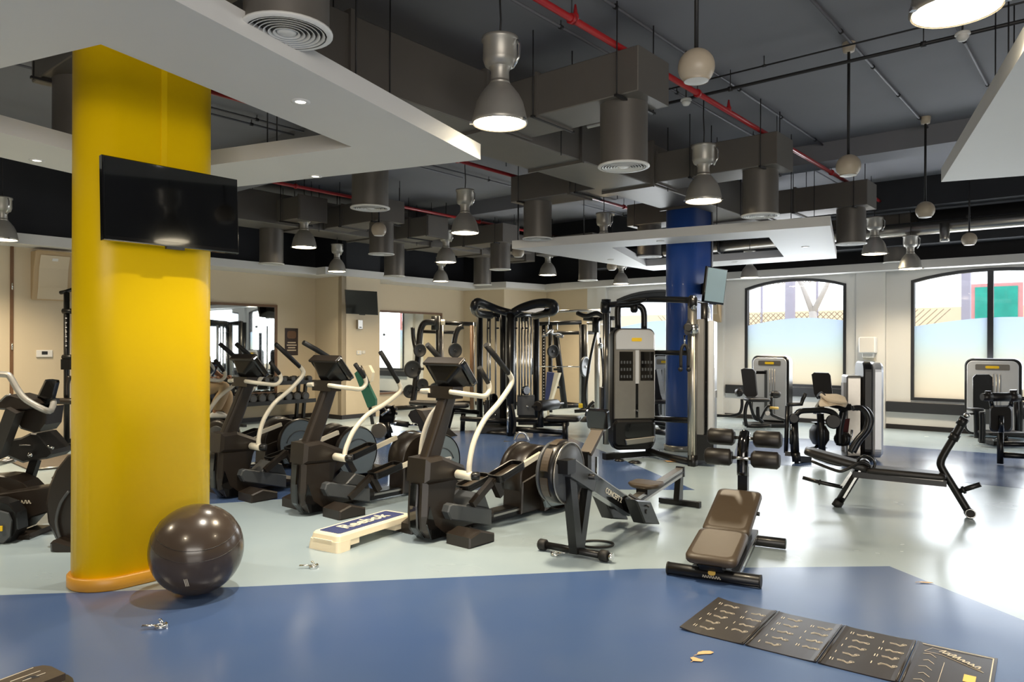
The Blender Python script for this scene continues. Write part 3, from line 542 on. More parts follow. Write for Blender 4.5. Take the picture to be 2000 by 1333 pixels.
# ------------------------------------------------------------------ cross trainers
def make_trainer(label, loc, swing=0):
    t = T('cross_trainer', label, 'cross trainer', loc, 40, 'cross trainers in a row')
    xz = (Vector((1, 0, 0)), Z, Vector((0, 1, 0)), Vector((0, 0, 0)))
    xz2 = (Vector((1, 0, 0)), Z, Vector((0, 1, 0)), Vector((.05, 0, 0))); kx = .22
    t('front_shroud', 'plastic', B().slab([(-.25, .03), (-.32, .10), (-.335, .22), (-.32, .51), (.10, .51), (.06, .42), (.03, .29), (.08, .25), (.54, .13), (.54, .05), (.1, .03)], -.115, .115, .035, fr=xz2))
    t('shroud_collar', 'plastic', B().slab([(-.325, .49), (-.31, .68), (-.14, .69), (.13, .58), (.17, .49), (.12, .46)], -.135, .135, .03, fr=xz2))
    t('front_strip', 'gloss', B().slab([(-.27, .02), (-.345, .12), (-.355, .3), (-.34, .48), (-.325, .48), (-.31, .2), (-.2, .04)], -.045, .045, .01, fr=xz2))
    t('toe_fin', 'gloss', B().slab([(-.26, .03), (-.31, .16), (-.28, .30), (-.22, .14), (-.08, .03)], -.125, -.112, fr=xz2))
    for sy in (-1, 1):
        t('side_wing', 'grey', B().slab([(-.09, .24), (-.07, .29), (-.03, .3), (.45, .175), (.45, .035), (-.05, .17)], sy * .19, sy * .1, .01, fr=xz))
    t('rail_cover', 'grey', B().slab([(.2, .24), (.32, .33), (.44, .29), (.5, .16)], -.12, .12, .01, fr=xz))
    t('foot_bar', 'plastic', B().box((.03, 0, .04), (.14, .5, .05)))
    for sy in (-1, 1):
        b = B(); r0 = [(-.13, .0), (.17, .0), (.17, .07), (.0, .12), (-.13, .085)]
        t('foot_pad', 'plastic', B().slab(r0, sy * .2, sy * .47, .012, fr=xz)); 
    c, s_ = math.cos(.3), math.sin(.3)
    t('column', 'plastic', B().loft([[Vector((x + dx, y, z)) for dx, y in rrect(w, .11, .03, 3)] for x, z, w in ((-.14, .62, .17), (.0, .95, .15), (.14, 1.29, .13))]))
    t('badge', 'yel', B().slab(rrect(.06, .022, .01, 3), -.001, .002, fr=(Vector((0, -1, 0)), Vector((.33, 0, .94)), Vector((-.94, 0, .33)), Vector((.095, 0, 1.25)))))
    ex = Vector((0, -1, 0)); ey = Vector((-.62, 0, .78)); en = ex.cross(ey)      # console faces the rider
    o = Vector((.13, 0, 1.37)); cf = (ex, ey, Vector((.78, 0, .62)), o)
    t('console', 'gloss', B().slab(rrect(.46, .26, .03, 4), -.045, .015, .012, fr=cf))
    t('console_rim', 'silver', B().slab(rrect(.47, .27, .035, 4), .004, .01, fr=cf))
    t('console_housing', 'black', B().loft([[o + ex * x + ey * y - cf[2] * .04 for x, y in rrect(.4, .22, .03, 3)], [o + ex * x + ey * y - cf[2] * .14 for x, y in rrect(.14, .12, .03, 3, 0, -.04)]]))
    t('console_top', 'plastic', B().slab(rrect(.44, .03, .012, 3, 0, .125), -.06, .03, .006, fr=cf))
    t('display', 'screen', B().slab(rrect(.3, .16, .01, 2), .015, .018, fr=cf))
    t('handle_bracket', 'plastic', B().box((.06, 0, 1.2), (.12, .3, .1)))
    for sy in (-1, 1):
        p = smooth_path([(.0, sy * .12, 1.21), (.02, sy * .24, 1.2), (.15, sy * .26, 1.18), (.27, sy * .26, 1.17), (.33, sy * .26, 1.22), (.31, sy * .26, 1.29)], 5)
        h = t('fixed_handle', 'ivory', B().tube(p, .021, 10)); t('grip', 'rubber', B().tube([(.313, sy * .26, 1.28), (.2, sy * .26, 1.41)], .022, 10), h)
        k = 0 if sy < 0 else 1
        dx = -.0 if sy < 0 else -.12
        q = [(.05, sy * .29, .53), (.055, sy * .29, .64), (.11 + dx * .2, sy * .29, .81), (.235 + dx * .5, sy * .29, .975), (.41 + dx * .7, sy * .29, 1.1), (.56 + dx, sy * .29, 1.235), (.587 + dx, sy * .29, 1.3), (.54 + dx, sy * .29, 1.36)]
        qg = [(.545 + dx, sy * .29, 1.352), (.37 + dx, sy * .29, 1.5), (.245 + dx, sy * .29, 1.6)]
        if swing:                                                   # this trainer stopped with its arms the other way round
            an = swing * -sy; pv = Vector((.05, 0, .53)); rt = lambda v: pv + Matrix.Rotation(an, 3, 'Y') @ (Vector(v) - pv)
            q = [rt((v[0] - (dx if sy > 0 else 0), v[1], v[2])) for v in q]; qg = [rt((v[0] - dx, v[1], v[2])) for v in qg]
        h = t('swing_arm', 'ivory', B().tube(smooth_path(q, 5), .023, 10)); t('grip', 'rubber', B().tube(qg, [.023, .026, .024], 10), h)
        t('arm_hub', 'ivory', B().cyl((.05, sy * .15, .53), (.05, sy * .325, .53), .036, n=16, bev=.006)); t('hub_knob', 'black', B().cyl((.05, sy * .31, .53), (.1, sy * .36, .53), .034, n=14, bev=.006))
        ph = (0 if sy < 0 else 1) ^ (1 if swing else 0)
        a = Vector((.44, sy * .2, .40 if not ph else .26)); e = Vector((1.12, sy * .2, .58 if not ph else .4)); d = (e - a).normalized()
        t('pedal_bar', 'ivory', B().bar(a, e, .035, .045)); t('pedal_fork', 'plastic', B().bar(a + Vector((-.26, 0, -.14)), a + Vector((.0, 0, .03)), .05, .055).bar(a + Vector((0, 0, .04)), a + Vector((.1, 0, -.12)), .06, .06))
        up = Vector((-d.z, 0, d.x)); fr = (d, Vector((0, 1, 0)), up, a + d * .2 + up * .03)
        pt = t('pedal', 'black', B().slab(rrect(.36, .17, .04, 3), -.03, .0, .006, fr=fr)); b = B(); P1, P2 = rrect(.36, .17, .04, 3), rrect(.33, .14, .03, 3)
        n = len(P1)
        for i in range(n): j = (i + 1) % n; b.slab([P1[i], P1[j], P2[j], P2[i]], -.002, .035, fr=fr)
        t('pedal_rim', 'black', b, pt); t('pedal_tread', 'brownpad', B().slab(rrect(.3, .12, .03, 3), 0, .004, fr=fr), pt)
    t('rail', 'black', B().box((.8, 0, .06), (.95, .16, .075))); t('rail_strip', 'silver', B().box((.8, -.083, .075), (.7, .008, .02)))
    zc = .335; xz3 = (Vector((1, 0, 0)), Z, Vector((0, 1, 0)), Vector((kx, 0, 0)))
    t('flywheel_barrel', 'plastic', B().lathe([(.29, -.11), (.305, -.10), (.305, .10), (.29, .11)], (1.02 + kx, 0, zc), 40, 'y').lathe([(.0005, -.11), (.29, -.11)], (1.02 + kx, 0, zc), 40, 'y').lathe([(.29, .11), (.0005, .11)], (1.02 + kx, 0, zc), 40, 'y'))
    t('barrel_skirt', 'plastic', B().slab([(.72, .03), (.735, .33), (1.02, .4), (1.3, .33), (1.32, .03)], -.12, .12, .012, fr=xz3))
    for sy in (-1, 1):
        t('guard_rim', 'plastic', B().lathe([(.27, sy * .2), (.30, sy * .21), (.305, sy * .24), (.29, sy * .27)], (1.13 + kx, 0, zc), 40, 'y'))
        dk = t('guard_disc', 'bluegrey', B().slab([(1.13 + kx + .288 * math.cos(R(a)), zc + .288 * math.sin(R(a))) for a in range(-30, 216, 6)] + [(.92 + kx, .08), (1.34 + kx, .06)], sy * .22, sy * .265, .01, fr=xz))
        t('guard_groove', 'grey', B().tube([(1.13 + kx + .2 * math.cos(R(a)), sy * .268, zc - .05 + .2 * math.sin(R(a))) for a in range(20, 165, 12)], .006, 5), dk)
    em = t('emblem', 'white', B().slab(rrect(.17, .036, .016, 3, 1.2 + kx, .36), -.271, -.264, .002, fr=xz).slab(rrect(.1, .034, .015, 3, 1.22 + kx, .338), -.271, -.264, .002, fr=xz))
    script_marks('emblem_marks', 8, .022, (1.21 + kx, -.272, .35), (1, 0, 0), Z, 'grey', em)
    t('rear_guard', 'plastic', B().slab([(1.0, .02), (1.05, .5), (1.2, .6), (1.36, .5), (1.44, .3), (1.46, .02)], -.2, .2, .03, fr=xz3)); t('rear_foot', 'plastic', B().slab([(1.34, 0), (1.34, .11), (1.48, .14), (1.56, .1), (1.56, 0)], -.32, .32, .015, fr=xz3))
    return t
tr = make_trainer('nearest brown black cross trainer with ivory swing arms beside the rowing machine', (-.6, 6.12, 0))
make_trainer('brown black cross trainer with ivory arms behind the white aerobic step', (-1.83, 7.03, 0), .23)
for dxy, l in (((-2.28, 1.62), 'brown black cross trainer with ivory arms nearest the yellow pillar on its right'), ((-3.2, 2.45), 'cross trainer almost hidden behind the yellow pillar')):
    c = copy_tree(tr.o); c.location = (-.6 + dxy[0], 6.12 + dxy[1], 0); c['label'] = l

# ------------------------------------------------------------------ rowing machine
xz = (Vector((1, 0, 0)), Z, Vector((0, 1, 0)), Vector((0, 0, 0)))
t = T('rowing_machine', 'black rowing machine with a grey fan drum and sliding seat', 'rowing machine', (.47, 5.55, 0), 34)
t('front_foot_bar', 'black', B().cyl((0, -.24, .045), (0, .25, .045), .028, n=12))
for sy in (-.26, .27): t('foot_wheel', 'rubber', B().cyl((0, sy - .035, .045), (0, sy + .035, .045), .043, n=16, bev=.01))
t('foot_cap', 'chrome', B().cyl((0, -.3, .045), (0, -.33, .045), .028, n=12))
t('front_leg', 'black', B().bar((-.13, -.03, .66), (-.01, -.03, .04), .07, .09, (1, 0, 0))); t('front_leg', 'black', B().bar((.16, -.03, .5), (.03, -.03, .05), .06, .08, (1, 0, 0)))
fc = (-.07, .075, .64); rf = .235
t('fan_drum', 'black', B().lathe([(.0005, -.07), (rf - .02, -.07), (rf, -.05), (rf, .04), (rf - .02, .06), (.0005, .06)], fc, 40, 'y'))
t('fan_rim', 'grey', B().lathe([(rf - .03, .055), (rf - .01, .06), (rf - .01, .08), (rf - .06, .09), (.0005, .09)], fc, 40, 'y'))
t('fan_cover', 'grey', B().lathe([(rf - .02, -.072), (rf - .03, -.088), (.06, -.1), (.0005, -.1)], fc, 40, 'y')); t('cover_rim', 'silver', B().ring((fc[0], fc[1] - .078, fc[2]), rf - .008, .007, 'y', 40))
for a0, a1 in ((75, 118), (128, 172), (182, 220)):
    b = B(); pts = [(fc[0] + (rf + .012) * math.cos(R(a)), fc[2] + (rf + .012) * math.sin(R(a))) for a in range(a0, a1 + 1, 6)] + [(fc[0] + (rf - .002) * math.cos(R(a)), fc[2] + (rf - .002) * math.sin(R(a))) for a in range(a1, a0 - 1, -6)]
    t('fan_band', 'brownpad', b.slab(pts, .045, .105, fr=xz))
b = Vector((-.17, -.04, .7)); e = Vector((.86, -.02, .23)); d = (e - b).normalized(); up = Vector((-d.z, 0, d.x))
t('front_beam', 'grey', B().bar(b, b + d * .42, .09, .13)); t('front_beam', 'gloss', B().bar(b + d * .42, e + d * .12, .092, .125)); t('beam_edge', 'silver', B().bar(b + up * .067 - Vector((0, .04, 0)), e + up * .067 - Vector((0, .04, 0)), .012, .008))
t('beam_end', 'black', B().box(b - d * .03, (.12, .11, .1)))
text('lettering', 'CONCEPT 2', .062, b + d * .78 + Vector((0, -.048, 0)), d, up, 'ivory', t.o, bold=.001)
t('handle_hook', 'black', B().cyl(b + d * .3 + Vector((0, -.1, .02)), b + d * .3 + Vector((0, .1, .02)), .022, n=12))
t('monitor_arm', 'brownpad', B().bar((.25, .03, .74), (.47, .03, .92), .1, .03)); t('monitor_post', 'black', B().bar((.25, .03, .4), (.25, .03, .76), .07, .06, (1, 0, 0))); t('post_strip', 'chrome', B().bar((.3, -.04, .42), (.3, -.04, .72), .02, .02, (1, 0, 0)))
t('monitor', 'gloss', B().slab(rrect(.19, .16, .02, 3), -.03, .03, .008, fr=(Vector((0, -1, 0)), Vector((-.2, 0, .98)), Vector((.98, 0, .2)), Vector((.46, .03, 1.0))))); t('monitor_clip', 'silver', B().box((.46, .03, .915), (.05, .12, .015)))
for sy in (-1, 1):
    ft = t('footrest', 'black', B().slab([(.68, .33), (.98, .27), (1.18, .03), (.86, .1)], sy * .09, sy * .21, .012, fr=xz)); t('foot_strap', 'rubber', B().bar((.86, sy * .06, .33), (.9, sy * .23, .24), .05, .012), ft)
t('footrest_bar', 'black', B().cyl((.88, -.22, .2), (.88, .22, .2), .02, n=10))
r0, r1 = Vector((.86, 0, .2)), Vector((2.2, 0, .33)); dr = (r1 - r0).normalized()
t('rail', 'silver', B().bar(r0, r1, .07, .08)); t('rail_groove', 'black', B().bar(r0 + Vector((.05, -.036, .0)), r1 + Vector((0, -.036, 0)), .006, .02)); t('rail_end', 'black', B().box(r1 + Vector((0, 0, .0)), (.03, .085, .1)))
sp = r0 + dr * .5
t('seat', 'brownpad', B().loft([[sp + Vector((x, y, z + .025 * (abs(y) / .16) ** 2 - .02 * (1 - abs(x) / .14))) for x, y in rrect(.27 - i, .3 - i, .08, 4)] for z, i in ((.06, .03), (.08, 0), (.1, .02))], True)); t('seat_carriage', 'black', B().box(sp + Vector((0, 0, .035)), (.2, .11, .05)))
t('rear_leg', 'black', B().slab([(2.08, .05), (2.13, .3), (2.21, .3), (2.2, .05)], -.03, .03, .005, fr=xz)); t('rear_foot', 'black', B().bar((2.15, -.2, .03), (2.15, .2, .03), .05, .05)); t('rear_cap', 'rubber', B().box((2.15, -.21, .03), (.06, .03, .055)))
t = T('cable_loop', 'dark cable loop lying on the floor behind the rowing machine foot', 'cable', fl(1165, 1068)); p = fl(1165, 1066)
b = B(); b.tube([p + Vector((.135 * math.cos(R(a)) , .1 * math.sin(R(a)), .012)) for a in range(-150, 190, 12)], .009, 6); t('cable', 'rubber', b); t('plug', 'rubber', B().cyl(p + Vector((-.118, -.05, .012)), p + Vector((-.15, -.08, .012)), .013, n=10))

# ------------------------------------------------------------------ sit-up bench
t = T('sit_up_bench', 'low brown padded sit up bench with four foot rollers', 'bench', (1.37, 4.97, 0), 28)
t('front_base', 'black', B().cyl((0, -.31, .045), (0, .31, .045), .042, n=16, bev=.005)); t('base_label', 'gold', B().slab(rrect(.05, .035, .015, 3), 0, .002, fr=(Vector((0, -1, 0)), Vector((.5, 0, .87)), Vector((-.87, 0, .5)), Vector((-.038, .0, .066)))))
script_marks('lettering', 7, .028, (-.0415, .0, .03), (0, -1, 0), (.0, 0, 1), 'print', t.o)
for sy in (-.31, .31): t('base_cap', 'rubber', B().cyl((0, sy - .005, .045), (0, sy + .005, .045), .044, n=16))
t('rear_base', 'black', B().cyl((1.05, -.33, .045), (1.05, .33, .045), .042, n=16, bev=.005))
t('side_tube', 'black', B().bar((.02, -.14, .05), (1.03, -.1, .1), .05, .07)); t('side_tube', 'black', B().bar((.02, .12, .05), (1.03, .08, .1), .05, .07)); t('tube_edge', 'chrome', B().bar((.02, -.168, .06), (1.0, -.128, .11), .006, .03))
t('hinge_plate', 'black', B().slab([(.55, .1), (.58, .22), (.7, .25), (.78, .18), (.78, .1)], -.12, -.1, .004, fr=xz)); t('hinge_plate', 'black', B().slab([(.55, .1), (.58, .22), (.7, .25), (.78, .18), (.78, .1)], .08, .1, .004, fr=xz))
def tilt(a): return Matrix.Rotation(-a, 3, 'Y')
lo = math.atan2(.10, .5); hi = math.atan2(.2, .6)
t('seat_pad', 'brownpad', B().cushion((.13, 0, .20), (.48, .35, .07), .06, tilt(lo))); t('back_pad', 'brownpad', B().cushion((.665, 0, .335), (.62, .34, .07), .05, tilt(hi)))
t('pad_support', 'black', B().bar((.15, 0, .14), (.95, 0, .34), .12, .03)); t('pad_lever', 'black', B().slab([(-.1, .13), (.1, .13), (.06, .09), (-.05, .08)], -.08, .08, fr=xz)); t('prop', 'chrome', B().bar((.03, .1, .05), (.12, .1, .17), .04, .03)) 
t('post', 'black', B().bar((1.07, 0, .05), (1.07, 0, .62), .075, .075, (1, 0, 0))); t('post_head', 'gloss', B().tube(smooth_path([(1.035, 0, .56), (1.04, 0, .72), (1.08, 0, .83), (1.14, 0, .88)], 4), .045, 12))
t('adjust_knob', 'black', B().cyl((.72, -.16, .33), (.72, -.185, .33), .016, n=12))
for x, z in ((1.0, .7), (1.1, .85)):
    t('roller_rod', 'chrome', B().cyl((x, -.1, z), (x, .1, z), .014, n=10))
    for sy in (-1, 1): t('foot_roller', 'pad', B().cyl((x, sy * .075, z), (x, sy * .29, z), .068, n=22, bev=.02))

# ------------------------------------------------------------------ press bench with bent legs
t = T('press_bench', 'black flat press bench with bent tube uprights and side pegs', 'bench', (3.23, 7.29, 0), 114)
t('head_pad', 'pad', B().cushion((-.0, 0, .475), (.6, .28, .075), .06, tilt(-.23))); t('long_pad', 'pad', B().cushion((.6, 0, .385), (.68, .27, .06), .04, tilt(-.03)))
t('bench_frame', 'black', B().bar((.15, 0, .34), (.95, 0, .31), .1, .06)); t('frame_edge', 'silver', B().bar((.3, -.056, .365), (.92, -.056, .34), .006, .012))
t('front_leg', 'black', B().tube([(.26, 0, .44), (.18, 0, .33), (.03, 0, .05)], .04, 12)); t('front_foot', 'rubber', B().tube([(.035, 0, .06), (.0, 0, .0)], .046, 12)); t('front_leg_edge', 'chrome', B().bar((.215, -.04, .38), (.07, -.04, .1), .008, .02))
t('pivot_disc', 'black', B().cyl((.25, -.08, .43), (.25, .08, .43), .06, n=20, bev=.01)); t('pivot_badge', 'gold', B().cyl((.25, -.082, .43), (.25, -.085, .43), .03, n=14)); t('pivot_ring', 'gloss', B().ring((.27, -.07, .46), .075, .013, 'y', 20))
t('rear_upright', 'black', B().tube(smooth_path([(1.13, 0, .06), (1.02, 0, .26), (.92, 0, .44), (.905, 0, .5), (.93, 0, .58), (1.01, 0, .74), (1.1, 0, .93)], 4), .035, 12)); t('rear_foot', 'rubber', B().cyl((1.14, -.05, .045), (1.14, .05, .045), .044, n=16, bev=.01)); t('foot_ring', 'chrome', B().ring((1.14, -.052, .05), .04, .006, 'y', 18))
t('upright_cap', 'chrome', B().ball((1.115, 0, .955), .028, 8)); t('upright_collar', 'black', B().tube([(1.0, 0, .72), (1.03, 0, .78)], .045, 12)); t('upright_collar', 'black', B().tube([(1.06, 0, .86), (1.1, 0, .93)], .042, 12))
t('peg', 'black', B().tube([(1.04, 0, .235), (1.22, -.05, .33)], .024, 10)); t('peg_collar', 'black', B().cyl((1.08, -.012, .255), (1.1, -.016, .265), .036, n=12))
t('peg', 'black', B().tube([(.06, 0, .2), (-.14, .02, .225), (-.31, .03, .26)], .02, 10)); t('peg_collar', 'black', B().cyl((-.14, .02, .225), (-.155, .022, .228), .03, n=12)); t('peg_brace', 'chrome', B().bar((.05, 0, .2), (.14, 0, .35), .03, .03))
for sy in (-1, 1): t('side_handle', 'black', B().tube(smooth_path([(-.22, sy * .16, .46), (.0, sy * .2, .39), (.08, sy * .2, .4), (.22, sy * .13, .47), (.3, sy * .1, .44)], 5), .015, 8))

# ------------------------------------------------------------------ things on the floor
t = T('exercise_ball', 'dark grey exercise ball leaning near the yellow pillar base', 'exercise ball', fl(384, 1160))
p = fl(384, 1160); rb = .285; p = Vector((p.x, p.y, 0))
t('ball_skin', mat('ball_rubber', '#41372f', .24, var=.06, coat=.15), B().ball(p + Z * rb, rb, 28))
nrm = Vector((.15, -.35, .92)).normalized(); e1 = nrm.cross(Vector((1, 0, 0))).normalized(); e2 = nrm.cross(e1)
for h in (.1, .16): t('seam_ring', 'plastic', B().tube([p + Z * rb + nrm * h + (e1 * math.cos(R(a)) + e2 * math.sin(R(a))) * (math.sqrt(rb * rb - h * h) - .0005) for a in range(0, 360, 8)], .0022, 5, closed=True))
dv = Vector((-p.x * .1 + .0, -1, -.55)).normalized(); sx = Vector((1, 0, 0)); sz = sx.cross(dv) * -1
for k in range(3): q = p + Z * rb + (dv + sx * (.03 * k - .05)).normalized() * (rb + .0006); t('print_line', 'print', B().bar(q - sz * .03, q + sz * .03, .004, .001, dv))

A, Bq, Cq = fl(596, 1074), fl(660, 1083), fl(806, 1034)
ax = (Cq - Bq).normalized(); ay = Vector((-ax.y, ax.x, 0)); Ls, Ws = .93, .33
t = T('aerobic_step', 'ivory aerobic step with blue ribbed top beside the cross trainer', 'aerobic step', Bq + ax * Ls / 2 + ay * Ws / 2, math.degrees(math.atan2(ax.x, ax.y)))
b = B(); h = .13
def ringstep(l, w, z, r=.04): return [Vector((x, y, z)) for x, y in rrect(l, w, r, 4)]
t('step_deck', 'cream', B().loft([ringstep(Ls - .03, Ws - .02, h - .055), ringstep(Ls - .05, Ws - .035, h - .012), ringstep(Ls - .07, Ws - .055, h)], False))
for sx in (-1, 1):
    x0 = sx * Ls / 2
    t('step_leg', 'cream', B().loft([[Vector((x0 - sx * (.075 + x * 1), y, 0)) for x, y in rrect(.15, Ws, .03, 4)], [Vector((x0 - sx * (.09 + x), y, h - .05)) for x, y in rrect(.16, Ws - .02, .03, 4)]]))
    t('step_web', 'cream', B().box((x0 - sx * .2, 0, .06), (.1, Ws - .03, .06))); t('leg_groove', 'ivory', B().box((x0 - sx * .003, 0, .088), (.012, Ws * .6, .006)))
t('tread', 'stepblue', B().slab(rrect(Ls - .14, Ws - .11, .02, 3), h - .002, h + .003, fr=XY)); b = B()
for k in range(9): b.box((0, -Ws / 2 + .075 + .0225 * k, h + .004), (Ls - .16, .006, .003))
o = t('tread_ribs', 'stepblue', b); o['kind'] = 'stuff'
text('lettering', 'Reebok', .17, (.0, -.0, h + .006), (1, 0, 0), (0, 1, 0), 'cream', t.o, bold=.004)

# exercise mat with printed poses
c1, c2 = Vector((1.285, 4.61, 0)), Vector((.945, 4.115, 0)); ex = Vector((.808, -.59, 0)).normalized(); ey = (c1 - c2 - ex * (c1 - c2).dot(ex)).normalized(); wm, lm = .6, 1.47
t = T('exercise_mat', 'thin black folding exercise mat printed with pale pose drawings', 'mat', c2 + ex * lm / 2 + ey * wm / 2, math.degrees(math.atan2(ex.x, ex.y)))
def mz(x):                                                     # four panels that keep their fold waves
    u = (x + lm / 2) / lm * 4; f = u - math.floor(u); return .007 + .006 * abs(2 * f - 1) ** 6 * (1 if 0.15 < u < 3.85 else .3) + (.012 * max(0, .25 - u) * 4)
pl = lm / 4
for k in range(4):
    xs = [-lm / 2 + pl * k + pl * i / 10 + (.003 if i == 0 else -.003 if i == 10 else 0) for i in range(11)]; b = B()
    b.loft([[Vector((x, -wm / 2, mz(x) - .006)), Vector((x, wm / 2, mz(x) - .006)), Vector((x, wm / 2, mz(x))), Vector((x, -wm / 2, mz(x)))] for x in xs], False); t('mat_panel', 'matskin' if 'matskin' in M else 'rubber', b)
for k in (1, 2, 3):
    x = -lm / 2 + pl * k
    for dx in (-.012, .012): t('fold_piping', 'plastic', B().tube([(x + dx, -wm / 2 + .005, mz(x + dx) + .001), (x + dx, wm / 2 - .005, mz(x + dx) + .001)], .004, 5))
b = B(); rnd = random.Random(3)
def stroke(pts, w=.0045):
    for p, q in zip(pts, pts[1:]):
        p, q = Vector((p[0], p[1], mz(p[0]) + .0012)), Vector((q[0], q[1], mz(q[0]) + .0012))
        if (q - p).length > .002: b.bar(p, q, w * .6, .001)
poses = [[(0, 0), (.03, .025), (.06, .0), (.09, .012), (.12, .0)], [(0, 0), (.045, .0), (.075, .03), (.09, .0), (.12, .002)], [(0, 0), (.02, .03), (.06, .028), (.1, .0), (.12, .02)], [(0, .02), (.05, .022), (.08, .0), (.11, .03)]]
for k in range(3):
    for ci in range(2):
        for ri in range(5 if ci == 0 else 4):
            x = -lm / 2 + pl * k + .05 + ci * .165 + rnd.uniform(-.01, .01); y = wm / 2 - .09 - ri * .105 - (.03 if ci else 0)
            stroke([(x, y - .012), (x, y + .02)], .006); 
            if rnd.random() > .5: stroke([(x + .012, y - .012), (x + .012, y + .02)], .005)
            ps = poses[rnd.randrange(4)]; q = [(x + .03 + px * .62, y + py * .7) for px, py in ps]; stroke(q, .004); stroke([(a + .003, c_ - .012) for a, c_ in q], .0035)
            hx, hy = q[-1]; stroke([(hx + .012 * math.cos(R(a)), hy + .01 * math.sin(R(a))) for a in range(0, 361, 60)], .003)
x0 = lm / 2 - pl + .03
stroke([(x0, wm / 2 - .02), (lm / 2 - .02, wm / 2 - .02), (lm / 2 - .02, -wm / 2 + .06)], .008); stroke([(x0 + .12, wm / 2 - .22), (x0 + .12, -wm / 2 + .05)], .003)
stroke([(x0 + .02, wm / 2 - .12), (x0 + .05, wm / 2 - .05), (x0 + .12, wm / 2 - .06), (lm / 2 - .05, wm / 2 - .24), (x0 + .1, wm / 2 - .12), (x0 + .02, wm / 2 - .12)], .003)
for i in range(5): q = [(x0 + .02 + .01 * (i % 2), .14 - .09 * i), (x0 + .05, .16 - .09 * i), (x0 + .08, .12 - .09 * i)]; stroke(q, .004)
o = t('pose_print', 'print', b); o['kind'] = 'stuff'
p = Vector((lm / 2 - .1, -.06, mz(lm / 2 - .1) + .002)); t('gold_label', 'gold', B().box(p, (.05, .09, .001)))
script_marks('lettering', 8, .045, (lm / 2 - .16, wm / 2 - .15, mz(lm / 2 - .15) + .004), (.83, -.55, 0), (.55, .83, 0), 'print', t.o, seed=5)
b = B()

def clip(label, px, py, head):
    t = T('collar_clip', label, 'clip', fl(px, py), head)
    t('coil', 'chrome', B().tube([(.03 * math.cos(R(a)), .03 * math.sin(R(a)), .006 + .00002 * a) for a in range(0, 800, 20)], .005, 6))
    t('wire_handle', 'chrome', B().tube([(-.03, .0, .02), (-.1, .004, .02), (-.1, -.012, .02), (-.032, -.012, .02)], .004, 6)); t('wire_handle', 'chrome', B().tube([(-.01, .028, .02), (-.03, .06, .03), (-.02, .065, .03), (.0, .03, .02)], .004, 6))
clip('steel spring collar clip lying on the blue floor in front of the yellow pillar', 315, 1228, 80); clip('steel spring collar clip on the pale floor between ball and step', 613, 1110, 85); clip('steel spring collar clip lying under the rowing machine front foot', 1084, 1086, 265)
def leafpiece(label, px, py, pts):
    p = fl(px, py); t = T('dry_leaf', label, 'leaf', p); n = len(pts); a = [Vector((x, y, .004 + .02 * abs(x) * 3)) for x, y in pts]
    t('blade', 'leaf', B().loft([[p + v for v in a], [p + v + Z * .002 for v in a]])); t('stalk', 'leaf', B().tube([p + a[0] + Z * .001, p + a[0] + (a[0] - a[n // 2]).normalized() * .02], .0016, 5))
leafpiece('upper half of a broken tan leaf left of the exercise mat', 1376, 1279, [(-.045, -.02), (-.03, .012), (0, .03), (.035, .026), (.05, .008), (.03, -.008), (0, -.006)])
leafpiece('lower half of a broken tan leaf left of the exercise mat', 1365, 1291, [(-.035, -.02), (-.04, .015), (-.02, .03), (.0, .012), (.022, -.006), (.01, -.024)])
leafpiece('small brown leaf on the pale floor right of the sit up bench', 1808, 1140, [(-.05, .0), (-.02, .015), (.02, .008), (.045, -.012), (.01, -.01)])
leafpiece('dark dry leaf on the floor left of the machine post', 1316, 903, [(-.12, .03), (-.05, .06), (.08, .03), (.12, -.05), (.02, -.03), (-.1, -.04)])
# ------------------------------------------------------------------ helpers for machines laid out in world coordinates
def rod(px0, py0, px1, py1, Y, r, Y1=None, n=8): return B().tube([W(px0, py0, Y), W(px1, py1, Y1 or Y)], r, n)
def wire(pts, r, n=8, sm=4): return B().tube(smooth_path([W(*p) for p in pts], sm) if sm else [W(*p) for p in pts], r, n)
def gnd(px, py, Y): p = W(px, py, Y); return Vector((p.x, p.y, 0))
def tower(t, base, ex, w, h, d, z0=.0, slots=True, badge='yel', face='shell', word=None):
    """weight stack housing: dark rounded shell, pale face plate, badge, rod channel"""
    ex = Vector(ex).normalized(); en = ex.cross(Z); c = Vector((base.x, base.y, z0 + h / 2)); fr = (ex, Z, en, c)
    t('stack_shell', 'black', B().slab(rrect(w, h, .13, 6), -d, 0, .02, fr=fr)); f = t('stack_face', face, B().slab(rrect(w - .08, h - .08, .1, 6), 0, .02, .008, fr=fr)); t('stack_back', face, B().slab(rrect(w - .05, h - .05, .11, 6), -d - .02, -d, .008, fr=fr))
    t('badge_plate', 'silver', B().slab(rrect(w * .6, .1, .02, 3, 0, h / 2 - .15), .02, .023, fr=fr), f); t('badge', badge, B().slab(rrect(w * .24, .045, .015, 3, 0, h / 2 - .15), .023, .027, fr=fr), f)
    if slots:
        for x in (-.05, .0, .05): t('guide_rod', 'silver', B().tube([c + ex * (x + .06) - Z * h * .38 + en * .026, c + ex * (x + .06) + Z * h * .3 + en * .026], .006, 6), f)
        t('pin_slot', 'grey', B().slab([(-.1, -h * .35), (-.04, -h * .35), (-.04, h * .28), (-.1, h * .28)], .02, .024, fr=fr), f)
    return fr
